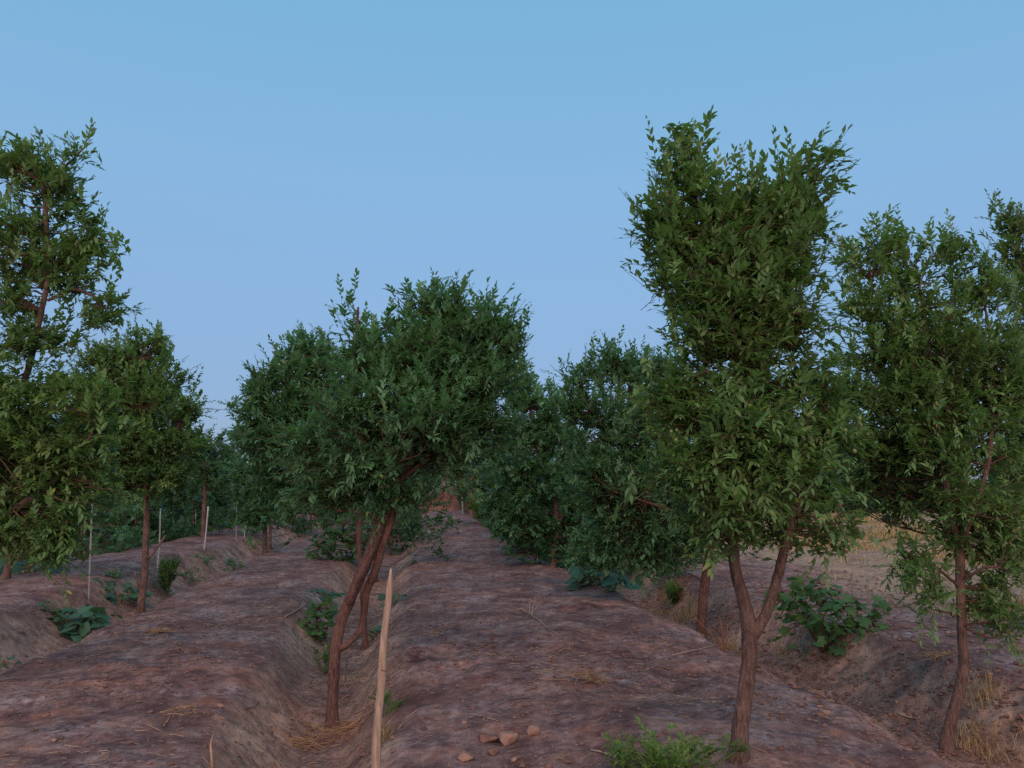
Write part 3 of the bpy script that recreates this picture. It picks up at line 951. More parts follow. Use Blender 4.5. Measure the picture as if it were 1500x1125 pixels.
where_ = ['first', 'second', 'third', 'fourth', 'fifth', 'sixth', 'seventh', 'eighth', 'ninth', 'tenth']
for rx, nm, ys_, hs in [(-8.2, 'in the furrow beyond the thin white stakes', [18.5, 22.5, 26.5, 31, 37, 43], 3.0), (-12.4, 'in the outermost left furrow', [19, 23, 27.5, 32, 38, 45], 3.4), (-4.6, 'in the left furrow past the small-crowned tree', [23, 29, 35, 42], 3.0),
                        (-1.2, 'in the furrow straight behind the leaning trunk', [15.5, 20.5, 26], 3.1), (2.7, 'in the right furrow past the crooked thin trunk', [17, 23.5, 27.5], 3.0)]:
    for n_, yy in enumerate(ys_):
        xx = rx + random.uniform(-.3, .3) - (.03 * (yy - 15) if rx == 2.7 else 0) + (.25 if rx == -1.2 and yy > 30 else 0)
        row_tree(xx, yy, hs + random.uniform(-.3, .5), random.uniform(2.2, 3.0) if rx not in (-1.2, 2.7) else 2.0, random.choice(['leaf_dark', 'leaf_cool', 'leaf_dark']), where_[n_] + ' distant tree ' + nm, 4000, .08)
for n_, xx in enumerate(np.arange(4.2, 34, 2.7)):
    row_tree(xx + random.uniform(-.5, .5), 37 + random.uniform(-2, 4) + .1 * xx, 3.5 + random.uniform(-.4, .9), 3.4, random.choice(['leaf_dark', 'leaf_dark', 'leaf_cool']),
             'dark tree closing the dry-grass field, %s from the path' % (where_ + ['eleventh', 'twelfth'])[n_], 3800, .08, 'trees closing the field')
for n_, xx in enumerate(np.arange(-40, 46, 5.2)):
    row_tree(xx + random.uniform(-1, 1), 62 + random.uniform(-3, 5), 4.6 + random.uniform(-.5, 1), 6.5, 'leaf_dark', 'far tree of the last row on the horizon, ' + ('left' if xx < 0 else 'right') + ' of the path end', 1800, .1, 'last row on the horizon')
#TREES_END

# ------------------------------------------------------------------ vines, squash and low bushes
def lobed_leaf(n=15, lobes=5, depth=.28, cup=.12):
    a = np.linspace(-math.pi * .93, math.pi * .93, n)
    r = 0.5 * (1 - depth * (0.5 - 0.5 * np.cos(a * lobes)) * 0.9) * (1 + 0.04 * np.sin(a * 13))
    r *= 1 - 0.15 * (np.abs(a) / math.pi)
    x = 0.42 + r * np.cos(a); y = r * np.sin(a) * 1.05
    rr = np.hypot(x - .42, y)
    z = -cup * (rr / .5) ** 2 + 0.035 * np.cos(a * lobes * 1.0) + 0.02 * np.sin(a * 7)
    v = np.vstack([[.30, 0, 0.03], np.stack([x, y, z], 1)])
    f = []
    for i in range(1, n):
        f += [0, i, i + 1]
    f += [0, n, 1]
    return v, np.array(f), np.full(n, 3)


VINE_L = lobed_leaf(16, 5, .42, .10)
SQ_L = lobed_leaf(18, 5, .20, .16)


def leafy_plant(name, label, cat, center, radii, n, leaf, mat, tmpl, group=None, upright=.35, stems=7, tint=.45, stem_mat='twig', clumps=None, parts=True, petiole=True, dome=False):
    """a low plant of big leaves; each leaf is its own part"""
    base = onsoil(center[0], center[1])
    root = thing(name, tuple(base), label, cat, group)
    st = Geo(); cr = Geo()
    radii = np.array(radii, float)
    clumps = clumps or [(0, 0, radii[2] * .9, 1.0)]
    heads = []
    for i in range(stems):
        a = rng.random() * 6.28
        cl = clumps[i % len(clumps)]
        top = base + np.array([cl[0] * radii[0], cl[1] * radii[1], 0]) + np.array([math.cos(a) * radii[0] * .6 * cl[3], math.sin(a) * radii[1] * .6 * cl[3], cl[2] * (0.7 + .5 * rng.random())])
        mid = (base + top) / 2 + rng.normal(size=3) * 0.05 * radii[2]
        c = spline(np.array([np.append(base - np.array([0, 0, .03]), .009), np.append(mid, .006), np.append(top, .003)]), 0.06, .006)
        st.tube(c[:, :3], c[:, 3], 5, cap=False)
        heads.append(c[:, :3])
    heads = np.concatenate(heads)
    for i in range(n):
        cl = clumps[rng.integers(len(clumps))]
        u = nrm(rng.normal(size=3)); u[2] = abs(u[2]) if dome else u[2]
        r = rng.random() ** .35
        c0 = base + np.array([cl[0] * radii[0], cl[1] * radii[1], cl[2] if not dome else 0.02])
        p = c0 + u * r * radii * np.array([cl[3], cl[3], 1.0 if dome else .55 * cl[3]])
        gz = float(zgrd(p[0], p[1]))
        p[2] = max(p[2], gz + 0.035)
        d = np.array([u[0], u[1], 0.0]) + rng.normal(size=3) * .45
        d[2] = u[2] * upright * .6 - .15 + rng.normal() * .2
        upv = np.array([u[0] * .8, u[1] * .8, .9 if dome else .55]) + rng.normal(size=3) * .3
        tocam = nrm(EYE - p)
        upv = upv + 0.25 * tocam
        s = leaf * (0.6 + .7 * rng.random()) * (1.15 - .35 * r if dome else 1)
        t = float(np.clip(tint + .4 * (rng.random() - .5), 0, 1))
        if parts:
            leaf_instance(root, mat, p, d, upv, s, t, tmpl, 'leaf')
        else:
            leaves_geo(cr, p[None], d[None], upv[None], np.array([s]), np.array([t]), tmpl)
        if petiole:
            m = heads[int(np.argmin(np.linalg.norm(heads - p, axis=1)))]
            q = (m + p) / 2 + np.array([0, 0, .02])
            st.tube(np.array([m, q, p + nrm(d) * s * .28]), [.0035, .003, .0025], 4, cap=False)
    so = st.build('stems', M[stem_mat], root)
    so['kind'] = 'stuff'
    if cr.v:
        o = cr.build('foliage', M[mat], root, smooth=False)
        o['kind'] = 'stuff'
    return root


M['greenstem'] = plain_material('green_stem', (0.13, 0.17, 0.06), .2, 20)
def gp(px, py):
    q = G(px, py); return (q[0], q[1])

# grape vine right of the front trunk
leafy_plant('grape_vine', 'bushy dark grape vine with broad lobed leaves, between forked trunk and curved trunk', 'vine', gp(1205, 955), (.80, .45, .55), 300, .135, 'vine', VINE_L,
            clumps=[(-.15, 0, .52, .6), (-.05, .3, .72, .35), (.55, 0, .50, .42), (.12, -.2, .22, .75), (-.5, 0, .60, .35), (.4, -.2, .24, .5), (.05, 0, .36, .7)], stems=12, tint=.5)
leafy_plant('grape_vine', 'narrow grape vine climbing the bank left of the leaning trunk', 'vine', gp(466, 940), (.25, .25, .48), 120, .095, 'vine', VINE_L,
            clumps=[(-.1, 0, .14, .8), (.1, 0, .35, .6), (0, 0, .25, .9)], stems=5, tint=.6)
leafy_plant('grape_vine', 'dark vine bush under the canopy, left behind the leaning trunk', 'vine', gp(507, 822), (.75, .6, .75), 280, .15, 'vine', VINE_L,
            clumps=[(0, 0, .35, .9), (-.3, 0, .25, .7), (.2, 0, .65, .7)], stems=8, tint=.4)
leafy_plant('grape_vine', 'dark vine bush spreading onto the middle bed, right behind the leaning trunk', 'vine', gp(590, 806), (.75, .6, .8), 280, .15, 'vine', VINE_L,
            clumps=[(0, 0, .4, .9), (.3, 0, .5, .6), (-.2, 0, .7, .7), (0, 0, .85, .5)], stems=8, tint=.4)
leafy_plant('grape_vine', 'low dark vine mass at the foot of the crooked thin trunk', 'vine', gp(860, 838), (.8, .6, .6), 300, .13, 'vine', VINE_L,
            clumps=[(0, 0, .35, .9), (-.4, 0, .5, .7), (.4, 0, .3, .7), (.1, 0, .6, .7)], stems=8, tint=.35)
leafy_plant('grape_vine', 'dark vine mass under the dense tree, next to the trunk in the right furrow', 'vine', gp(925, 842), (.8, .5, .6), 300, .12, 'vine', VINE_L,
            clumps=[(0, 0, .35, .9), (-.4, 0, .45, .7), (.5, 0, .5, .6), (.1, 0, .6, .7)], stems=8, tint=.3)
leafy_plant('grape_vine', 'vine bush hugging the path edge below the dark full tree', 'vine', gp(770, 812), (.9, .7, .8), 240, .17, 'vine', VINE_L,
            clumps=[(0, 0, .4, .9), (-.3, 0, .6, .7), (.4, 0, .5, .7)], stems=6, tint=.38)
# squash plants
leafy_plant('squash_plant', 'largest squash clump with wide blue-green leaves, in the left furrow', 'squash plant', gp(108, 928), (.46, .42, .36), 60, .23, 'squash', SQ_L, dome=True, stems=6, tint=.45, stem_mat='greenstem', group='squash plants in the furrows')
leafy_plant('squash_plant', 'smaller squash clump just left of the forked-twig trunk', 'squash plant', gp(176, 882), (.42, .3, .26), 44, .19, 'squash', SQ_L, dome=True, stems=5, tint=.4, stem_mat='greenstem', group='squash plants in the furrows')
leafy_plant('squash_plant', 'squash leaf tips peeping in at the left edge of the picture', 'squash plant', gp(-6, 985), (.2, .2, .12), 12, .16, 'squash', SQ_L, dome=True, stems=3, tint=.45, stem_mat='greenstem', group='squash plants in the furrows')
leafy_plant('squash_plant', 'pale squash clump on the right edge of the middle bed, under the vines', 'squash plant', gp(878, 860), (.5, .35, .32), 60, .20, 'squash', SQ_L, dome=True, stems=5, tint=.6, stem_mat='greenstem', group='squash plants in the furrows')
leafy_plant('squash_plant', 'low squash runner at the far left under the trees', 'squash plant', gp(35, 838), (.8, .4, .16), 40, .2, 'squash', SQ_L, dome=True, stems=5, tint=.35, stem_mat='greenstem', group='squash plants in the furrows')
leafy_plant('squash_plant', 'small squash plant on top of the bank, directly above the narrow grape vine', 'squash plant', gp(478, 876), (.26, .2, .10), 18, .13, 'squash', SQ_L, dome=True, stems=4, tint=.35, stem_mat='greenstem', group='squash plants in the furrows')
leafy_plant('squash_plant', 'squash leaves low in the furrow between leaning trunk and stake', 'squash plant', gp(548, 935), (.26, .3, .10), 22, .11, 'squash', SQ_L, dome=True, stems=4, tint=.35, stem_mat='greenstem', group='squash plants in the furrows')
leafy_plant('squash_plant', 'squash tuft right behind the tip of the stake', 'squash plant', gp(578, 885), (.22, .3, .12), 16, .12, 'squash', SQ_L, dome=True, stems=4, tint=.35, stem_mat='greenstem', group='squash plants in the furrows')
leafy_plant('squash_plant', 'thin squash runner beside the largest clump, toward the trunk', 'squash plant', gp(152, 910), (.22, .2, .08), 12, .11, 'squash', SQ_L, dome=True, stems=3, tint=.45, stem_mat='greenstem', group='squash plants in the furrows')
# small plants along the left furrow
for (px, py, r, lab) in [(303, 826, .26, 'leafy seedling on the bank below the tallest lone white stake'), (343, 836, .2, 'low green plant nearest the edge of the left bed, right of the seedling'), (283, 855, .26, 'low plant at the foot of the upright grey-green shrub'),
                         (372, 806, .3, 'green plant at the foot of the small-crowned tree'), (168, 845, .13, 'tiny weed tuft on the crest of the second bed'), (152, 806, .2, 'weed clump behind the pair of tall stakes')]:
    leafy_plant('low_plant', lab, 'plant', gp(px, py), (r, r, r * 1.1), 42, .085, 'vine', VINE_L, dome=True, stems=4, tint=.55, stem_mat='greenstem', group='low plants along the left furrow', petiole=False)


def shrub(name, label, px, py, r, h, n, leaf, mat, tint=.5, nl=9, sl=.16, cat='shrub', stems=14, lean=.6):
    b = G(px, py)
    root = thing(name, tuple(b), label, cat)
    st, cr = Geo(), Geo()
    ends = []
    for i in range(stems):
        a = rng.random() * 6.28
        e = b + np.array([math.cos(a) * r * lean * rng.random(), math.sin(a) * r * lean * rng.random(), h * (.6 + .45 * rng.random())])
        c = spline(np.array([np.append(b - [0, 0, .03], .006), np.append((b + e) / 2 + rng.normal(size=3) * .03, .004), np.append(e, .002)]), .05)
        st.tube(c[:, :3], c[:, 3], 4, cap=False)
        ends.append(c[len(c) // 3:, :3])
    E = np.concatenate(ends)
    S = n // nl
    bs = E[rng.integers(len(E), size=S)]
    dr = (bs - b) * np.array([1.6, 1.6, .2]) / r + rng.normal(size=(S, 3)) * .5 + np.array([0, 0, .7])
    pos, d, up, size, tn = sprigs(cr, st, bs, dr, sl * (.6 + .7 * rng.random(S)), nl, leaf, np.clip(tint + .3 * (rng.random(S) - .5), 0, 1), None)
    leaves_geo(cr, pos, d, up, size, tn, LEAF_C)
    st.build('stems', M['greenstem'], root)['kind'] = 'stuff'
    cr.build('foliage', M[mat], root, smooth=False)['kind'] = 'stuff'
    return root


shrub('shrub', 'upright grey-green shrub right of the forked-twig trunk', 245, 872, .35, .52, 1500, .055, 'leaf_pale', .25)
shrub('weed_bush', 'bright feathery green weed at the bottom edge, left of the front trunk', 975, 1150, .27, .17, 2300, .032, 'weed', .45, 9, .085, 'weed', 44, 1.5)
shrub('weed_bush', 'second feathery weed stem low at the left of the bright one', 912, 1140, .12, .11, 400, .03, 'weed', .4, 9, .08, 'weed', 8, .9)
shrub('weed_bush', 'dull green weed tuft at the foot of the leaning trunk', 478, 985, .14, .22, 450, .03, 'leaf_warm', .3, 10, .11, 'weed', 8, .8)
shrub('weed_bush', 'small weed on the bank right of the stake near the bottom', 568, 1048, .10, .12, 260, .028, 'leaf_warm', .3, 10, .09, 'weed', 6, .8)
shrub('weed_bush', 'grassy weed behind the trunk in the right furrow', 985, 885, .3, .25, 900, .05, 'leaf_warm', .6, 10, .15, 'weed', 14, .9)
shrub('shrub', 'olive shrub in front of the red earth heap', 676, 748, .7, 1.3, 1800, .12, 'leaf_warm', .45, 9, .25)
shrub('shrub', 'rust-tinged shrub beside the far end of the path', 705, 770, .6, .95, 1600, .10, 'leaf_warm', .7, 9, .25)
shrub('shrub', 'dark low shrub where the right row meets the path', 690, 752, .7, .9, 1600, .12, 'leaf_dark', .4, 9, .25)
shrub('shrub', 'green shrub before the far end of the red earth heap', 664, 745, .6, .8, 1400, .13, 'leaf_cool', .5, 9, .25)
shrub('shrub', 'hazy green shrub in the far field under the level limb', 418, 775, .7, .8, 1400, .12, 'leaf_warm', .5, 9, .25)

# ------------------------------------------------------------------ stakes
def wooden_stake():
    a, b = P(546, 1150, 4.35), P(573, 833, 4.2)
    a = sink(a, .12) if a[2] > zgrd(a[0], a[1]) else a
    ax = nrm(b - a); L = np.linalg.norm(b - a)
    u = nrm(np.cross(ax, FWD)); w = np.cross(ax, u)
    root = thing('wooden_stake', tuple(sink(a, 0)), 'split pale wooden stake standing slightly tilted in the furrow', 'stake')
    g = Geo()
    n = 46
    vs_, prof = [], np.array([[-1, -.75], [-.25, -.95], [.96, -.8], [1, -.5], [.94, .8], [-.2, .9], [-.97, .7]])
    for i in range(n):
        t = i / (n - 1)
        wd = (.0235 - .008 * t ** 2) * (1 + .03 * math.sin(t * 23) + .02 * math.sin(t * 61))
        if t > .93:
            wd *= 1 - .68 * ((t - .93) / .07) ** 1.4
        bow = .012 * math.sin(t * 3.1) + .003 * math.sin(t * 19)
        c = a + ax * L * t + u * bow
        cut = prof * np.array([wd, .013 * (1 - .4 * max(0, (t - .93) / .07))])
        cut = cut * (1 + .10 * (rng.random((7, 1)) - .5))
        vs_.append(c + cut[:, 0:1] * u + cut[:, 1:2] * w)
    v = np.concatenate(vs_)
    f = []
    for i in range(n - 1):
        for j in range(7):
            f += [i * 7 + j, i * 7 + (j + 1) % 7, (i + 1) * 7 + (j + 1) % 7, (i + 1) * 7 + j]
    nn = [4] * ((n - 1) * 7)
    f += list(range((n - 1) * 7, n * 7)) + list(range(7))[::-1]; nn += [7, 7]
    g.add(v, f, nn)
    g.build('shaft', M['wood'], root, smooth=False)
    tie = Geo()
    c = a + ax * L * .63
    ang = np.linspace(0, 6.3, 14)
    tie.tube(np.array([c + u * .0245 * math.cos(q) + w * .0135 * math.sin(q) + ax * .003 * math.sin(2 * q) for q in ang]), .0016, 4)
    tie.tube(np.array([c + u * .024, c + u * .04 + ax * .004, c + u * .05 - ax * .006]), .0014, 4)
    tie.build('wire_tie', M['twig'], root)


wooden_stake()


def thin_stake(label, x0, y0, x1, y1, mat, r, grp='thin stakes among the left rows'):
    """foot at (x0, y0) on the soil, head in line with (x1, y1) at the same distance"""
    a = G(x0, y0)
    D = (a - EYE) @ FWD
    b = P(x1, y1, D)
    a2 = a - nrm(b - a) * .08
    g = Geo()
    c = spline(np.array([a2, (a2 + b) / 2 + rng.normal(size=3) * .006, b]), .15)
    g.tube(c, r, 8)
    o = g.build('stake', M[mat], None)
    tag(o, label, 'stake', grp)


thin_stake('tall white stake left of its near twin, left bed', 123, 816, 125, 700, 'white', .014)
thin_stake('tall pale stake leaning slightly right, right of its near twin', 130, 880, 136, 712, 'grey_pole', .014)
thin_stake('short thin stake left of the forked-twig trunk', 195, 797, 197, 735, 'white', .014)
thin_stake('pale stake almost touching the trunk with the forked twig', 200, 797, 201, 740, 'grey_pole', .014)
thin_stake('long white stake between trunk and upright shrub', 230, 838, 235, 745, 'white', .014)
thin_stake('dull stake behind the forked twig', 251, 790, 251, 732, 'grey_pole', .014)
thin_stake('thin white stake at the far edge of the left bed', 286, 778, 287, 735, 'white', .014)
thin_stake('white stake standing alone and leaning right on the left bed', 299, 806, 305, 742, 'white', .017)
thin_stake('thin dull stake left of the small-crowned tree', 346, 797, 347, 735, 'grey_pole', .014)
thin_stake('white stake half hidden at the small-crowned tree', 358, 790, 358, 745, 'white', .014)
thin_stake('thin pale stake among leaves high behind the path shrubs', 741, 790, 741, 690, 'grey_pole', .014)
thin_stake('pale stake glimpsed through the dense dark tree', 925, 838, 925, 690, 'white', .016)
thin_stake('short post by the rusty shrub at the far path', 678, 755, 677, 728, 'grey_pole', .04)

# ------------------------------------------------------------------ clods and stones
def lump(sub, seed, squash=.7):
    v, f = (ICO1, ICO2, ICO3)[sub - 1]
    r = np.random.default_rng(seed)
    k = r.normal(size=(7, 3)) * 1.6; ph = r.random(7) * 6.28
    d = 1 + sum(.085 * np.sin(v @ k[i] * 1.4 + ph[i]) for i in range(7))
    # flat broken faces
    for _ in range(16):
        n = nrm(r.normal(size=3)); lim = .42 + .35 * r.random()
        h = (v * d[:, None]) @ n
        d = np.where(h > lim, d * lim / np.maximum(h, 1e-6), d)
    w = v * d[:, None] * np.array([1, .85 + .3 * r.random(), squash])
    return w, f


def boulder(name, label, px, py, rpx, mat, seed, cat='clod', group=None, sq=.7):
    p = G(px, py)
    D = (p - EYE) @ FWD
    r = rpx * D / F_PX
    w, f = lump(3, seed, sq)
    w = w + rng.normal(size=w.shape) * .012
    me = raw_mesh(name, w * r, f.ravel(), np.full(len(f), 3), M[mat], False, {'tint': np.zeros(len(w))})
    o = mesh_obj(name, me, None, (p[0], p[1], float(zgrd(p[0], p[1])) + r * sq * .35))
    o.rotation_euler = (0, 0, rng.random() * 6.28)
    return tag(o, label, cat, group)


boulder('dry_clod', 'blocky tan clod lying clear at the right of the clod cluster', 780, 1076, 15, 'clod_pale', 3)
boulder('dry_clod', 'pointed tan clod in the middle of the clod cluster', 743, 1090, 19, 'clod_pale', 4, sq=.95)
boulder('dry_clod', 'rounded reddish clod at the left of the clod cluster', 713, 1086, 19, 'clod', 25, sq=.45)
boulder('dry_clod', 'pale clod half cut off below the cluster', 680, 1112, 14, 'clod_pale', 6)
boulder('dry_clod', 'small clod at the bottom right of the cluster', 752, 1117, 8, 'clod_pale', 7)
boulder('dry_clod', 'crumbled clod under the pointed one', 722, 1107, 13, 'clod', 8)
boulder('stone', 'upper of two pale flat stones right of the front trunk', 1201, 1036, 7, 'clod_pale', 12, 'stone', sq=.45)
boulder('stone', 'lower and larger of two pale flat stones right of the front trunk', 1210, 1047, 10, 'clod_pale', 13, 'stone', sq=.5)
boulder('stone', 'lone round stone on the left bed above the straw wisp', 322, 1037, 6, 'clod_pale', 14, 'stone')
boulder('dry_clod', 'small clod on the middle bed above the clod cluster', 680, 1061, 5, 'clod_pale', 15)
boulder('dry_clod', 'twin-humped clod at the lower left of the left bed', 80, 1086, 7, 'clod_pale', 16)
boulder('dry_clod', 'pink clod in front of the stones by the path shrubs', 671, 782, 4, 'clod', 17)
boulder('dry_clod', 'small dark clod on the left bed near the thrown cane', 421, 880, 4, 'clod', 18)
# clods of the right bank, each its own
lumps = [raw_mesh('soil_clod', lump(2, 40 + s, .65)[0], ICO2[1].ravel(), np.full(len(ICO2[1]), 3), M['clod' if s % 5 else 'clod_pale'], False) for s in range(6)]
for k_ in range(170):
    px, py = rng.uniform(1190, 1500), rng.uniform(890, 1075)
    if k_ % 4 == 0:
        px, py = rng.uniform(1380, 1500), rng.uniform(930, 1010)
    if k_ % 9 == 0:
        px, py = rng.uniform(1040, 1180), rng.uniform(800, 870)
    p = G(px, py)
    r = rng.uniform(.5, 1) ** 2 * .052
    o = mesh_obj('soil_clod', lumps[k_ % 6], None, (p[0], p[1], p[2] + r * .1))
    o.scale = (r, r * rng.uniform(.7, 1.2), r * rng.uniform(.7, 1.1))
    o.rotation_euler = (rng.uniform(-.4, .4), rng.uniform(-.4, .4), rng.random() * 6.28)
    place = ('right of the curved right trunk' if px > 1420 else 'around the foot of the grape vine' if px < 1290 else 'between grape vine and curved trunk')
    tag(o, ('fist-sized' if r > .034 else 'small' if r > .022 else 'tiny') + (' pale' if k_ % 6 in (0, 5) else ' brown') + ' soil clod on the crumbling bank ' + place, 'clod', 'loose clods on the right bank')


def scatter_xy(n, x0, x1, y0, y1, powr=1.5):
    y = y0 + (y1 - y0) * rng.random(n) ** powr
    x = x0 + (x1 - x0) * rng.random(n)
    return x, y


def crumbs(name, n, smin, smax, mat, region, weight=None, seed=0):
    x, y = scatter_xy(n * 3, *region)
    w = np.ones(len(x)) if weight is None else weight(x, y)
    k = rng.random(len(x)) < w
    x, y = x[k][:n], y[k][:n]
    N = len(x)
    z = zgrd(x, y)
    base = np.array([[1, 0, 0], [.2, 1, .1], [-1, .1, 0], [-.1, -1, .1], [.1, 0, .75], [.5, .5, .45]]) * .9
    f = np.array([[0, 5, 4], [5, 1, 4], [0, 1, 5], [1, 2, 4], [2, 3, 4], [3, 0, 4]])
    s = smin + (smax - smin) * rng.random(N) ** 3
    R = rng.random(N) * 6.28
    jit = 1 + .7 * (rng.random((N, len(base), 1)) - .5)
    v = base[None] * jit * s[:, None, None]
    c, sn = np.cos(R)[:, None], np.sin(R)[:, None]
    v = np.stack([v[..., 0] * c - v[..., 1] * sn, v[..., 0] * sn + v[..., 1] * c, v[..., 2]], -1)
    v += np.stack([x, y, z + s * .15], -1)[:, None]
    g = Geo()
    F = (f.ravel()[None] + (np.arange(N) * len(base))[:, None]).ravel()
    g.add(v.reshape(-1, 3), F, np.full(N * len(f), 3), np.repeat(rng.random(N) - .4, len(base)))
    o = g.build(name, M[mat], None, smooth=False)
    return tag(o, kind='stuff')


def wbank(x, y):
    t = zones(x, y)
    return np.clip(.25 + t[0] + t[1] * 1.5 + t[2] + .8 * sstep(.05, .35, fbm(x * .8, y * .8, 77)), 0, 1)


crumbs('soil_crumbs', 17000, .004, .030, 'clod', (-6, 7, 3.2, 16), wbank, 70)
crumbs('pale_crumbs', 3000, .002, .008, 'clod_pale', (-6, 7, 3.2, 16), wbank, 71)
tag(crumbs('bank_rubble', 5000, .008, .045, 'clod', (2.8, 7.5, 4.5, 14), lambda x, y: np.clip(zones(x, y)[1] * 1.6 + .25, 0, 1), 72), kind='stuff')


def litter(name, n, mat, region, weight, lmin, lmax, wd=.0022):
    x, y = scatter_xy(n * 4, *region)
    k = rng.random(len(x)) < weight(x, y)
    x, y = x[k][:n], y[k][:n]
    N = len(x)
    a = rng.random(N) * 6.28
    L = lmin + (lmax - lmin) * rng.random(N) ** 2
    t = np.array([-.5, 0, .5])
    bend = (rng.random(N) - .5) * .5
    dx, dy = np.cos(a), np.sin(a)
    cx = x[:, None] + dx[:, None] * L[:, None] * t - dy[:, None] * L[:, None] * bend[:, None] * (t ** 2)
    cy = y[:, None] + dy[:, None] * L[:, None] * t + dx[:, None] * L[:, None] * bend[:, None] * (t ** 2)
    cz = zgrd(cx, cy) + .006 + rng.random((N, 1)) * .012 + .25 * L[:, None] * np.clip(rng.random((N, 1)) - .6, 0, 1) * (t + .5)
    w = wd * (.7 + rng.random((N, 1)))
    A = np.stack([cx - dy[:, None] * w, cy + dx[:, None] * w, cz], -1)
    B = np.stack([cx + dy[:, None] * w, cy - dx[:, None] * w, cz], -1)
    Cc = np.stack([cx, cy, cz + w * 1.2], -1)
    v = np.stack([A, Cc, B], 2).reshape(N, 9, 3)
    f = np.array([0, 1, 4, 3, 1, 2, 5, 4, 3, 4, 7, 6, 4, 5, 8, 7])
    g = Geo()
    g.add(v.reshape(-1, 3), (f[None] + (np.arange(N) * 9)[:, None]).ravel(), np.full(N * 4, 4), np.repeat(rng.random(N) * 1.2 - .5, 9))
    return tag(g.build(name, M[mat], None, smooth=False), kind='stuff')


litter('straw_litter', 8500, 'straw', (-5, 6.5, 3.3, 15), lambda x, y: np.clip(.10 + (zones(x, y)[0] > .8) * .9 + (zones(x, y)[1] > .8) * .6 + .8 * sstep(.1, .4, fbm(x * 1.1, y * 1.1, 88)), 0, 1), .015, .11, .0014)
litter('dead_leaves', 4000, 'deadleaf', (-5, 6.5, 3.3, 14), lambda x, y: np.clip(.1 + zones(x, y)[0] + zones(x, y)[1], 0, 1), .01, .05, .004)

# ------------------------------------------------------------------ grass
def blades(name, x, y, h, lean, mat, wd=.004, seg=2, tintr=1.0):
    N = len(x)
    z = zgrd(x, y)
    a = rng.random(N) * 6.28
    ln = lean * rng.random(N)
    b = np.stack([x, y, z - .01], -1)
    m = b + np.stack([np.cos(a) * ln * h * .35, np.sin(a) * ln * h * .35, h * .6], -1)
    t = b + np.stack([np.cos(a) * ln * h, np.sin(a) * ln * h, h * (1 - .3 * ln)], -1)
    a2 = rng.random(N) * 6.28
    s = np.stack([np.cos(a2), np.sin(a2), np.zeros(N)], -1) * np.broadcast_to(wd, (N,))[:, None]
    v = np.stack([b - s, b + s, m - s * .7, m + s * .7, t], 1)
    f = np.array([0, 1, 3, 2, 2, 3, 4]); n = [4, 3]
    g = Geo()
    g.add(v.reshape(-1, 3), (f[None] + (np.arange(N) * 5)[:, None]).ravel(), np.tile(n, N), np.repeat((rng.random(N) - .5) * tintr, 5))
    return tag(g.build(name, M[mat], None, smooth=False), kind='stuff')


xg, yg = scatter_xy(420000, 5.0, 21, 9.0, 34, 1.3)
w = (fbm(xg * .30, yg * .42, 61) * 2.0 + fbm(xg * 1.5, yg * 1.5, 62) * .9 + .25) * np.exp(-np.clip(yg - 14, 0, 99) / 12)
edge = sstep(5.8, 8.0, xg - .10 * (yg - 9))
k = rng.random(len(xg)) < np.clip(w, 0.03, 1) * edge
xg, yg = xg[k][:52000], yg[k][:52000]
blades('dry_grass', xg, yg, .04 + .13 * rng.random(len(xg)) ** 1.5, 1.1, 'drygrass', .003 + .0004 * yg)
k = rng.random(len(xg)) < .10
M['greengrass'] = plain_material('green_grass', (0.12, 0.17, 0.06), .3, 3)
blades('green_grass', xg[k] + .3, yg[k] + .2, .06 + .10 * rng.random(k.sum()), .8, 'greengrass', .006)
# far weeds along the back of the orchard
xf, yf = scatter_xy(14000, -26, 36, 30, 62, 1)
k = np.abs(xf - .6) > 1.3
blades('far_weeds', xf[k], yf[k], .08 + .22 * rng.random(k.sum()), .7, 'greengrass', .02)


def undergrowth(name, n, xy, hmax, leaf, mat):
    x = xy[0] + (xy[1] - xy[0]) * rng.random(n * 3); y = xy[2] + (xy[3] - xy[2]) * rng.random(n * 3)
    w = fbm(x * .45, y * .3, 101) * 1.6 + .35
    k = rng.random(len(x)) < w
    x, y, w = x[k][:n], y[k][:n], np.clip(w[k][:n], .2, 1)
    z = zgrd(x, y) + hmax * w * rng.random(len(x))
    d = rng.normal(size=(len(x), 3)) + [0, 0, .6]
    u = rng.normal(size=(len(x), 3)) + [0, -.6, 1]
    g = Geo()
    leaves_geo(g, np.stack([x, y, z], -1), d, u, leaf * (.6 + .8 * rng.random(len(x))), rng.random(len(x)) * .8, LEAF_T)
    return tag(g.build(name, M[mat], None, smooth=False), kind='stuff')


undergrowth('undergrowth', 16000, (-22, -7.4, 18, 46), 1.3, .26, 'leaf_dark')
undergrowth('undergrowth', 7000, (-7.2, -1.8, 34, 52), 1.2, .30, 'leaf_dark')
undergrowth('undergrowth', 14000, (3.0, 34, 37, 48), 1.2, .30, 'leaf_dark')
undergrowth('undergrowth', 6000, (2.0, 3.3, 15, 36), .9, .18, 'leaf_dark')


def tuft(label, px, py, n, r, h, mat='drygrass', lean=1.2, name='grass_tuft', cat='grass tuft', wd=.0025):
    p = G(px, py)
    x = p[0] + np.clip(rng.normal(size=n), -1.3, 1.3) * r * .4; y = p[1] + np.clip(rng.normal(size=n), -1.3, 1.3) * r * .4
    o = blades(name, x, y, h * (.4 + .7 * rng.random(n)), lean, mat, wd)
    del o['kind']
    return tag(o, label, cat)


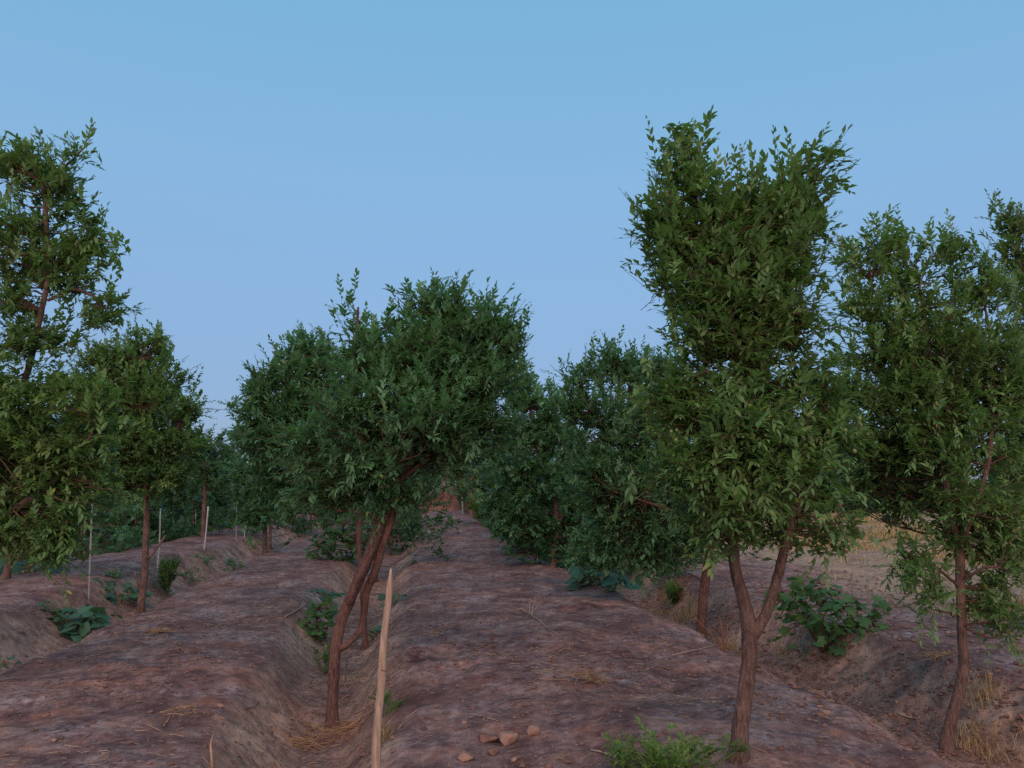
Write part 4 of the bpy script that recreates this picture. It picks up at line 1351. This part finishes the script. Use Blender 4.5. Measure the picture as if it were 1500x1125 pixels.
tuft('tall dry grass tuft at the foot of the curved right trunk', 1420, 1092, 170, .28, .15)
tuft('dry grass tuft at the bottom right corner', 1470, 1105, 150, .35, .16)
tuft('dry grass on the bank behind the trunk in the right furrow', 1005, 905, 260, .32, .24)
tuft('dry grass strip along the edge of the middle bed near the right furrow', 960, 900, 200, .35, .12)
tuft('straw-coloured tuft at the foot of the forked front trunk', 1066, 950, 120, .2, .22)
tuft('thin dry tuft left of the front trunk fork', 975, 870, 120, .25, .35)
tuft('dry grass tuft under the leaning trunk in the left furrow', 455, 1070, 110, .2, .07)
tuft('dry grass tuft behind the lower end of the stake', 560, 1085, 80, .08, .16)
tuft('dry grass beside the squash leaves near the trunk foot', 520, 1000, 70, .25, .07)
tuft('yellow dry grass tuft on the edge right of the curved trunk', 1440, 1020, 120, .25, .2)
tuft('dry grass wisp on the bank under the grape vine', 1150, 960, 120, .25, .14)

# ------------------------------------------------------------------ sticks and dry branches on the soil
def twig_thing(name, label, pix, r, mat='deadwood', cat='stick', lift=.012, subs=()):
    """pix: photo points lying on the soil (third value: height above it)"""
    pts = []
    for c in pix:
        q = G(c[0], c[1]); D = (q - EYE) @ FWD
        q[2] += lift + (c[2] if len(c) > 2 else 0)
        pts.append(q)
    g = Geo()
    c = spline(np.array(pts), .03, .004)
    g.tube(c, np.linspace(r, r * .5, len(c)), 6)
    for s in subs:
        i = int(s[0] * (len(c) - 1))
        e = c[i] + np.array(s[1:4])
        cc = spline(np.array([c[i], (c[i] + e) / 2 + rng.normal(size=3) * .015, e]), .03, .003)
        g.tube(cc, np.linspace(r * .7, r * .25, len(cc)), 5)
    return tag(g.build(name, M[mat], None), label, cat)


twig_thing('dry_branch', 'grey-brown dry branch with forked tip lying on the middle bed', [(762, 893), (786, 908), (800, 920), (822, 936)], .007, 'deadwood', 'branch', .015,
           [(.25, .02, .12, .16), (.3, .14, .05, .14), (.2, -.15, .06, .03), (.3, .08, .14, .2)])
twig_thing('stick', 'short pale cane lying on the left bed', [(418, 905), (435, 895), (450, 886)], .010, 'wood', 'stick')
twig_thing('stick', 'pale stick lying slantwise by the right edge of the middle bed', [(985, 962), (1015, 955), (1045, 948)], .008, 'deadwood')
twig_thing('stick', 'thin straw stalk lying left of the straw heap on the middle bed', [(790, 997), (815, 998), (836, 999)], .004, 'straw')
twig_thing('stick', 'broken straw-yellow stalk standing up at the bottom of the left bed', [(311, 1128, .0), (308, 1112, .08), (312, 1100, .10)], .009, 'straw', 'stalk', 0)
twig_thing('stick', 'pale curved twig on the left bed, left of the straw wisp', [(213, 1065), (228, 1070), (238, 1076)], .004, 'straw')
twig_thing('stick', 'bent straw stalk lying on the left bed next to the wisp', [(240, 1066), (247, 1055), (249, 1042)], .004, 'straw')
twig_thing('stick', 'thin stick lying across the lower left bed', [(360, 1042), (372, 1038), (380, 1032)], .004, 'twig')
twig_thing('stick', 'small pale stick near the bright weed at the bottom', [(866, 1102), (878, 1105), (890, 1109)], .006, 'wood')
twig_thing('stick', 'dark stick rising from the furrow bank under the grape vine', [(1215, 945), (1232, 960), (1250, 972)], .006, 'deadwood')
twig_thing('stick', 'long thin bare stem drooping below the grape vine to the furrow', [(1275, 930, .2), (1290, 955, .15), (1298, 995, .0)], .004, 'twig')
twig_thing('stick', 'weathered stick lying in the furrow left of the curved trunk', [(1315, 1050), (1335, 1055), (1348, 1054)], .012, 'deadwood')
twig_thing('stick', 'pale stick lying on the far right edge of the middle bed', [(1283, 890), (1300, 889), (1322, 891)], .010, 'redbrush')
twig_thing('stick', 'thin bowed twig on the middle bed left of the pale slanting stick', [(818, 957), (830, 952), (845, 957)], .004, 'straw')
twig_thing('stick', 'pale stick in the furrow at the foot of the leaning trunk', [(520, 1048), (528, 1043), (534, 1040)], .006, 'wood')
twig_thing('stick', 'bent pale twig on the middle bed below the right vine bush', [(588, 815), (592, 819), (602, 814)], .010, 'wood')
twig_thing('dead_branch', 'bleached crooked dead branch hanging in the dark behind the pair of stakes', [(142, 795, .1), (150, 790, .6), (154, 785, 1.0), (160, 783, 1.5)], .02, 'deadwood', 'branch', 0)
twig_thing('plank', 'pale weathered board lying at the crest of the left bed', [(462, 774), (472, 772), (482, 770)], .05, 'white', 'board')


def straw_heap(label, px, py, n, r, mat='straw', wd=.002, hh=.05):
    p = G(px, py)
    g = Geo()
    for i in range(n):
        a = rng.random() * 6.28; L = r * (.5 + rng.random())
        c = p + np.array([rng.normal() * r * .45, rng.normal() * r * .35, .01 + hh * rng.random()])
        d = np.array([math.cos(a), math.sin(a) * .8, (rng.random() - .4) * .5]) * L / 2
        q = np.array([c - d, c + rng.normal(size=3) * .25 * L * np.array([1, 1, .2]), c + d])
        q[:, 2] = np.maximum(q[:, 2], zgrd(q[:, 0], q[:, 1]) + .004)
        g.tube(spline(q, .03), wd, 3, cap=False, a=rng.random() - .4)
    return tag(g.build('straw_wisp', M[mat], None), label, 'straw')


straw_heap('golden straw wisp on the lower left bed', 265, 1050, 26, .12)
straw_heap('golden straw heap on the middle bed left of the front trunk', 862, 998, 70, .13, 'straw', .0022, .06)
straw_heap('reddish dry crumbs and straw in the centre of the left bed', 232, 928, 50, .14, 'straw', .0025, .03)
straw_heap('pale straw strands among the clods on the right bank', 1370, 965, 60, .18, 'straw')
straw_heap('straw scraps along the left furrow bank near the bottom', 445, 1095, 60, .16, 'straw')
straw_heap('thin straw scraps in the furrow below the stake tie', 500, 1075, 60, .16, 'straw')
# bare red stems behind the front trunk
leafy_plant('grape_vine', 'dark vine wall on the bed edge left of the crooked thin trunk', 'vine', gp(785, 826), (.7, .6, .75), 280, .15, 'vine', VINE_L,
            clumps=[(0, 0, .3, .9), (-.3, 0, .6, .7), (.4, 0, .5, .7), (.1, 0, .8, .6)], stems=6, tint=.3)
leafy_plant('grape_vine', 'dark vine wall between the crooked thin trunk and the pale squash clump', 'vine', gp(835, 834), (.6, .5, .75), 280, .14, 'vine', VINE_L,
            clumps=[(0, 0, .3, .9), (-.3, 0, .5, .7), (.4, 0, .6, .7), (.1, 0, .8, .6)], stems=6, tint=.25)
leafy_plant('grape_vine', 'shaded vine thicket between the pale squash clump and the trunk in the right furrow', 'vine', gp(985, 852), (.6, .5, .6), 260, .12, 'vine', VINE_L,
            clumps=[(0, 0, .35, .9), (-.4, 0, .45, .7), (.5, 0, .5, .6), (.1, 0, .7, .7)], stems=8, tint=.25)
leafy_plant('grape_vine', 'dark thicket at the far left under the tall open tree', 'vine', gp(40, 832), (1.3, .6, .8), 300, .15, 'vine', VINE_L,
            clumps=[(0, 0, .4, .8), (-.5, 0, .6, .7), (.5, 0, .4, .6), (.1, 0, .8, .7)], stems=8, tint=.25)
for (px, py, h, lab) in [(972, 875, .45, 'bare reddish stems left of the trunk in the right furrow'), (1060, 955, .3, 'short dry reddish stump stems behind the front trunk fork'), (1000, 880, .4, 'thin bare stems against the bank right of the reddish ones')]:
    p = G(px, py); g = Geo()
    for i in range(6):
        e = p + np.array([rng.normal() * .09, rng.normal() * .06, h * (.6 + .5 * rng.random())])
        g.tube(spline(np.array([p - [0, 0, .04], (p + e) / 2 + rng.normal(size=3) * .02, e]), .04), .005, 5)
    tag(g.build('withered_weed', M['redbrush'], None), lab, 'dry plant')
# lone twig over the tall crown
g = Geo()
g.tube(spline(np.array([P(1062, 245, 4.6), P(1078, 226, 4.6), P(1090, 221, 4.6), P(1097, 212, 4.6)]), .02), [.0022] * len(spline(np.array([P(1062, 245, 4.6), P(1078, 226, 4.6), P(1090, 221, 4.6), P(1097, 212, 4.6)]), .02)), 4)
tw = g.build('bare_twig', M['twig'], None)
tr0 = bpy.data.objects['jujube_tree'] if 'jujube_tree' in bpy.data.objects else None
if tr0:
    tw.parent = tr0
    tw.location = -Vector(tr0.location)

# ------------------------------------------------------------------ red earth heap at the end of the path
q = G(652, 742)
hx, hy = q[0] + .15, q[1] - 3.5
n = 60
a, b = np.meshgrid(np.linspace(-1, 1, n), np.linspace(-1, 1, n))
rr = np.hypot(a, b)
hz = 1.15 * np.clip(1 - rr, 0, 1) ** .9 * (1 + .5 * fbm(a * 3 + 9, b * 3, 91)) + .18 * fbm(a * 9, b * 9, 92) * np.clip(1.1 - rr, 0, 1)
xw, yw = hx + a * 2.0 + .2 * b, hy + b * 2.2
v = np.stack([xw, yw, zgrd(xw, yw) - .08 + np.maximum(hz, -.03)], -1).reshape(-1, 3)
i, j = np.meshgrid(np.arange(n - 1), np.arange(n - 1), indexing='ij')
f = np.stack([i * n + j, i * n + j + 1, (i + 1) * n + j + 1, (i + 1) * n + j], -1).reshape(-1)
me = raw_mesh('earth_heap', v, f, np.full((n - 1) ** 2, 4), M['redsoil'], False, {'tint': np.zeros(n * n)})
tag(mesh_obj('earth_heap', me), 'heap of red earth with dead brush blocking the far end of the path', 'earth heap')
g = Geo()
for i_ in range(420):
    p = np.array([hx + rng.normal() * .9, hy - .3 + rng.normal() * .6, 0])
    p[2] = zgrd(p[0], p[1]) + .8 * max(0, 1 - math.hypot(p[0] - hx, p[1] - hy) / 2)
    e = p + np.array([rng.normal() * .35, rng.normal() * .3, .25 + .5 * rng.random()])
    g.tube(np.array([p, (p + e) / 2 + rng.normal(size=3) * .08, e]), [.02, .015, .008], 3, cap=False, a=rng.random() - .5)
tag(g.build('dead_brush', M['redbrush'], None), 'tangle of dead red brush piled on the red earth heap', 'brush')
print('objects', len(bpy.data.objects))
tot = 0
for o in bpy.data.meshes:
    lt = np.zeros(len(o.polygons), np.int32); o.polygons.foreach_get('loop_total', lt); tot += int((lt - 2).sum())
print('unique triangles', tot)
